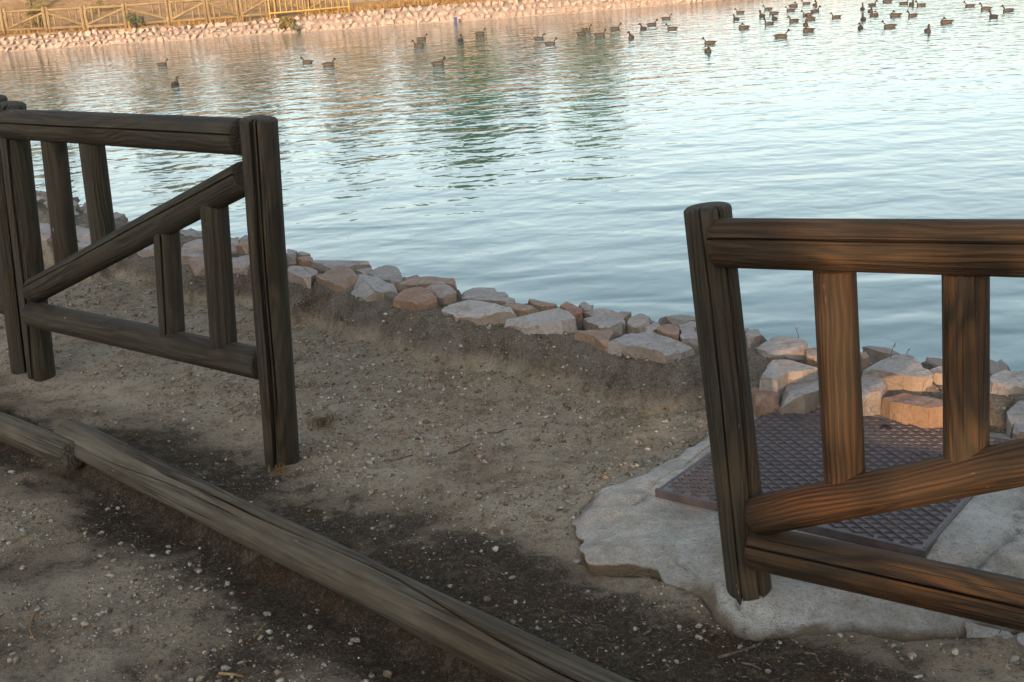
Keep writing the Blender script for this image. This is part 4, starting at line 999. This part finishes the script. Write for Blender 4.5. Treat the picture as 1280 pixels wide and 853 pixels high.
for i, (px, py, hd, var) in enumerate(DUCKS):
    o = link('duck', DK[var], M['duck']); p = at(px, py, WZ); o.location = (p.x, p.y, WZ - .012)
    o.rotation_euler.z = {'R': -math.pi / 2, 'L': math.pi / 2, 'A': 0, 'T': math.pi}[hd] + rgn.uniform(-.35, .35)
    s = rgn.uniform(.64, .73); o.scale = (s, s, s)
    if i in special: tag(o, special[i], 'duck', 'ducks swimming on the pond')
    elif i < 4: tag(o, 'brown duck of a close pair swimming opposite ways on the open pond', 'duck', 'ducks swimming on the pond')
    elif px < 870: tag(o, 'brown duck in warm light swimming off the pinkish stone bank', 'duck', 'ducks in warm light off the stone bank')
    else: tag(o, 'dark duck in the scattered flock on the bright glare of the pond', 'duck', 'ducks in the flock on the glare')

# ================================================================== gravel, pebbles and litter
nr = np.random.default_rng(3)
ico = bmesh.new(); bmesh.ops.create_icosphere(ico, subdivisions=1, radius=1); IV = np.array([v.co[:] for v in ico.verts]); IF = np.array([[v.index for v in f_.verts] for f_ in ico.faces]); ico.free()
def scatter(n, lo, hi, box, keep, pw=2.5):
    x = nr.uniform(box[0], box[1], n); y = nr.uniform(box[2], box[3], n); z, t, ls = ground_z(x, y)
    ok = keep(x, y, t, ls); x, y, z = x[ok], y[ok], z[ok]; m_ = len(x)
    s = lo + (hi - lo) * nr.random(m_) ** pw
    return x, y, z, s
inpad = lambda x, y: inside(x, y, [tuple(p) for p in oc])
def keepg(x, y, t, ls):
    d = .75 + 1.7 * fbm(x, y, .35, 3, 1) + .35 * np.exp(-((x - at(430, 500).x) ** 2 + (y - at(430, 500).y) ** 2) / .15) - .25 * (t > 0)
    vis = np.abs(x) < y * .47 + .35
    return (nr.random(len(x)) < d * np.where(ls > 0, .10 + 1.0 * sst(.25, .75, ls), .10 + .50 * sst(-.10, -.35, ls)) * (1 - .75 * np.exp(-((x - .75) ** 2 / .35 + (y - 2.5) ** 2 / .08)))) & (t < .30) & ~inpad(x, y) & (np.abs(ls) > .045) & vis
parts = []
for n, lo, hi, pw in ((170000, .0014, .0044, 1.4), (38000, .0035, .013, 2.6)):
    x, y, z, s = scatter(n, lo, hi, (-3.6, 2.3, 2.0, 8.4), keepg, pw)
    base = IV[:, :] if hi > .005 else IV
    m_ = len(x)
    jit = nr.uniform(.65, 1.3, (m_, len(IV), 1)); sc = np.stack([nr.uniform(.8, 1.5, m_), nr.uniform(.7, 1.2, m_), nr.uniform(.45, .85, m_)], 1)
    az = nr.uniform(0, 6.283, m_); P = IV[None] * jit * sc[:, None, :] * s[:, None, None]
    ca, sa = np.cos(az)[:, None], np.sin(az)[:, None]
    P = np.stack([P[:, :, 0] * ca - P[:, :, 1] * sa, P[:, :, 0] * sa + P[:, :, 1] * ca, P[:, :, 2]], -1) + np.stack([x, y, z + s * .22], 1)[:, None, :]
    Fx = (IF[None] + (np.arange(m_) * len(IV))[:, None, None]).reshape(-1, 3); parts.append((P.reshape(-1, 3), Fx)); print('gravel', m_)
o0 = len(parts[0][0]); me = np_mesh('gravel', np.concatenate([parts[0][0], parts[1][0]]), np.concatenate([parts[0][1], parts[1][1] + o0]), False)
tag(link('gravel', me, M['gravel_stuff']), 'fine pale gravel scattered over the dirt path', 'gravel', kind='stuff')

PB = [(777, 497, 13), (742, 518, 8), (795, 506, 8), (828, 521, 8), (735, 490, 7), (810, 498, 7), (845, 512, 8), (722, 701, 13), (540, 528, 10), (556, 553, 11), (507, 520, 8), (628, 554, 12), (470, 545, 9), (463, 536, 8), (520, 503, 9), (517, 462, 9), (532, 505, 9),
      (604, 549, 7), (750, 545, 7), (760, 560, 9), (775, 575, 8), (745, 562, 7), (700, 545, 8), (206, 656, 8), (281, 706, 11), (233, 681, 9), (335, 772, 9), (345, 784, 9), (265, 788, 10), (200, 775, 7), (98, 800, 8), (12, 798, 10), (82, 783, 7), (330, 742, 12), (384, 757, 10), (393, 733, 8), (375, 822, 8), (320, 838, 8), (180, 727, 7), (148, 661, 9),
      (535, 727, 8), (673, 794, 9), (735, 740, 8), (602, 694, 7), (530, 690, 7), (490, 736, 7), (1268, 832, 15), (960, 838, 10), (846, 832, 9), (925, 812, 8), (880, 790, 7), (408, 800, 7), (434, 776, 9), (458, 530, 8), (425, 470, 7), (505, 592, 7), (620, 525, 7), (660, 510, 8), (585, 478, 7), (690, 520, 7), (440, 430, 7), (380, 440, 8), (410, 455, 7), (130, 430, 8), (250, 440, 8), (180, 385, 7), (300, 520, 8), (230, 520, 7), (60, 560, 8)]
pm = [rubble_mesh(300 + i, 22, 1, .8, .6, 1) for i in range(8)]
for m_ in pm: m_.shade_smooth(); m_.set_sharp_from_angle(angle=R(45))
for i, (px, py, w) in enumerate(PB):
    p = at(px, py); 
    if bool(inpad(np.array([p.x]), np.array([p.y]))[0]): continue
    r_ = w / F * (p - EYE).length / 2 * .95
    o = link('pebble', pm[i % 8], M['gravel']); o.location = (p.x, p.y, gz(p.x, p.y) + r_ * .25); o.scale = (r_, r_, r_); o.rotation_euler = (rgn.uniform(-.3, .3), rgn.uniform(-.3, .3), rgn.uniform(0, 6))
    if (px, py) == (777, 497): tag(o, 'smooth round cream pebble lying by itself below the stone edging', 'pebble', 'pebbles on the dirt path')
    elif (px, py) == (722, 701): tag(o, 'reddish chip of stone touching the broken edge of the concrete pad', 'pebble', 'pebbles on the dirt path')
    elif (px, py) == (1268, 832): tag(o, 'pale stone lying on brown soil below the log fence panel', 'pebble', 'pebbles on the dirt path')
    else: tag(o, 'small pale angular pebble lying loose on the dirt path', 'pebble', 'pebbles on the dirt path')
for i, ol in enumerate(([(1205, 776), (1225, 782), (1262, 788), (1270, 798), (1230, 797), (1210, 790)], [(1268, 792), (1300, 790), (1330, 800), (1320, 815), (1275, 805)])):
    P = [at(x, y, .012) for x, y in ol]; c = sum(P, Vector()) / len(P)
    o = link('flat_stone', slab_mesh([p - c for p in P], .05, 820 + i), M['concrete'], None, c)
    tag(o, ('thin flat pale stone wedged along the foot of the concrete pad', 'blocky pale stone beside a thin flat one at the foot of the pad')[i], 'stone')
for i, (px, py, w) in enumerate(((369, 472, 9), (338, 470, 8), (285, 819, 8))):
    if i == 2: continue
    p = at(px, py); r_ = w / F * (p - EYE).length / 2; o = link('brick_chip', pm[i], M['rock_red']); o.location = (p.x, p.y, gz(p.x, p.y) + r_ * .3); o.scale = (r_, r_ * .8, r_ * .7)
    tag(o, 'small red brick chip lying on the sandy path', 'brick chip', 'red brick chips on the path')
# twigs and straws
TW = [([(560, 566), (572, 563), (588, 556)], .0035, 'twig', 'short dark twig lying on the sandy path'), ([(480, 580), (500, 577), (516, 572)], .003, 'twig', 'thin dark bent twig lying on the sandy path'), ([(270, 817), (288, 819), (301, 820)], .0045, 'straw', 'short ochre stick lying on the gravel before the edging log'),
      ([(46, 738), (36, 752), (33, 768), (38, 781)], .0025, 'straw', 'curved pale straw lying on the gravel before the edging log'), ([(314, 775), (322, 764), (334, 753)], .002, 'straw', 'straight pale straw pointing at the edging log'), ([(898, 826), (925, 818), (947, 808), (958, 800)], .004, 'twig', 'long brown twig lying on soil before the fence post'),
      ([(926, 832), (940, 834), (952, 838)], .0035, 'twig', 'short pale brown twig lying below a longer one'), ([(805, 800), (812, 794), (818, 790)], .004, 'twig', 'stubby wood splinter lying on the dark soil'), ([(610, 540), (622, 538), (632, 533)], .003, 'twig', 'small crooked twig among pale pebbles')]
for i, (pts, r_, m2, lab) in enumerate(TW):
    P = []
    for px, py in pts: p = at(px, py); P.append(Vector((p.x, p.y, gz(p.x, p.y) + r_ + .002)))
    V = []; Fc = []; tube_v(V, Fc, P, [r_ * (1 - .35 * k / len(P)) for k in range(len(P))], 6); n = len(P)
    Fc.append(tuple(range(5, -1, -1))); Fc.append(tuple(range((n - 1) * 6, n * 6)))
    tag(link('twig', mesh('twig', V, Fc), M[m2]), lab, 'twig')
# needle litter on the dark soil
x = nr.uniform(-3, 2, 52000); y = nr.uniform(2.05, 6, 52000); z, t, ls = ground_z(x, y)
lt = sst(.7, .2, ls) * (ls > 0) + (ls < 0) * .16 + .9 * np.exp(-((x - .85) ** 2 / .35 + (y - 2.5) ** 2 / .05)) + .3 * fbm(x, y, .3, 3)
ok = (nr.random(len(x)) < lt * .55) & ~inpad(x, y) & (np.abs(x) < y * .47 + .3) & (t < 0); x, y, z = x[ok], y[ok], z[ok]; m_ = len(x)
az = nr.uniform(0, 6.283, m_); L = nr.uniform(.005, .022, m_); w = nr.uniform(.0005, .0011, m_); ux, uy = np.cos(az), np.sin(az)
tz = nr.uniform(-.1, .35, m_) * L
P = np.stack([np.stack([x - uy * w, y + ux * w, z + .0015], 1), np.stack([x + uy * w, y - ux * w, z + .0015], 1), np.stack([x + ux * L * .5 + uy * w * 3, y + uy * L * .5 - ux * w * 3, z + .003 + tz * .7], 1), np.stack([x + ux * L + uy * w * 2, y + uy * L, z + .002 + tz], 1)], 1)
me = np_mesh('needle_litter', P.reshape(-1, 3), np.arange(m_ * 4).reshape(-1, 4), False); print('needles', m_)
tag(link('needle_litter', me, M['litter']), 'dry brown needle litter on the dark soil along the edging logs', 'litter', kind='stuff')
# weeds
def weed(px, py, n, hlo, hhi, spread, mat, label, seed, w=.0012, lean=.9):
    p = at(px, py); z = gz(p.x, p.y); rg = random.Random(seed)
    V, Fc = blades('', [(rg.gauss(0, spread), rg.gauss(0, spread), gz(p.x, p.y) - z - .004) for _ in range(n)], hlo, hhi, w, None, None, None, seed, lean)
    tag(link('weed', mesh('weed', V, Fc, False), M[mat], None, (p.x, p.y, z)), label, 'weed')
weed(352, 590, 60, .012, .040, .016, 'straw', 'little straw yellow tuft at the foot of the cracked end post', 1)
weed(404, 538, 420, .008, .032, .026, 'litter', 'dead brown weed cushion on the hummock beside the free standing panel', 2)
weed(1277, 606, 50, .015, .04, .016, 'leaf', 'small green weed sprouting from a joint in the concrete', 3, .002)
weed(590, 475, 60, .006, .02, .03, 'straw_green', 'flat greenish weed on the open sandy path', 4)
for i, (px, py, zt, h, lx) in enumerate(((1112, 447, .17, .055, .02), (1000, 424, .16, .05, -.02), (1132, 446, .16, .03, .012))):
    p = at(px, py, zt); V = []; Fc = []; tube_v(V, Fc, [Vector((0, 0, -.03)), Vector((lx * .4, 0, h * .5)), Vector((lx, 0, h))], [.0016, .0013, .0008], 5)
    tube_v(V, Fc, [Vector((lx * .7, 0, h * .7)), Vector((lx * .7 + .008, .0, h * .95))], [.0014, .0006], 5)
    tag(link('dry_stalk', mesh('dry_stalk', V, Fc), M['twig'], None, p), ('forked dry stalk rising from a big pale stone by the water', 'thin dry stalk between stones next to the concrete-set post', 'tiny dry stalk beside a forked taller one')[i], 'stalk')

# ================================================================== trees behind the viewer that shade the path
tS = [tree_meshes(5.2, 1.7, 4, 80 + i, 60, 260, .12, .10) for i in range(3)]
SH = [(-9.6, -8.6, 0), (-7.2, -9.2, 1), (-4.9, -8.4, 2), (-3.40, -8.8, 0), (.45, -8.6, 1), (2.4, -9.0, 0), (4.8, -8.5, 2), (7.2, -9.1, 1), (-10.8, -12.4, 2), (-8.4, -12.0, 0), (-5.9, -12.8, 1), (-4.75, -13.4, 0), (-.9, -12.3, 2), (1.6, -12.6, 0), (4.0, -12.1, 1)]
for i, (x, y, k) in enumerate(SH):
    tree(tS[k], (x, y, gz(x, y)), 'dense dark low tree in the double row behind the path', M['leaf_dark'], 'trees behind the path', i * 2.1, (.80 if y > -10 else .86) + .04 * math.sin(i * 3.3))
tq = tree_meshes(4.0, .45, 3, 91, 16, 22, .065, .15, .3)  # added out of view; thin stems break the sunbeam into stripes
for i, (x, y, lab) in enumerate(((-1.62, -7.4, 'thin unseen sapling added in the tree row gap to break up sunlight'), (-1.36, -7.9, 'lanky unseen sapling added beside another to break up sunlight'))):
    tree(tq, (x, y, gz(x, y)), lab, M['leaf_dark'], 'unseen saplings added behind the path', i * 2.4, .9 + .1 * i, 'sapling')
bush('shrub', Vector((-1.75, -6.8, gz(-1.75, -6.8))), 1.9, 2.05, M['leaf_dark'], 'dark rounded unseen shrub added behind the path to block low sun', 'shrub', 66, 26, 150, .10)  # added out of view to keep low sun off the pad and stones
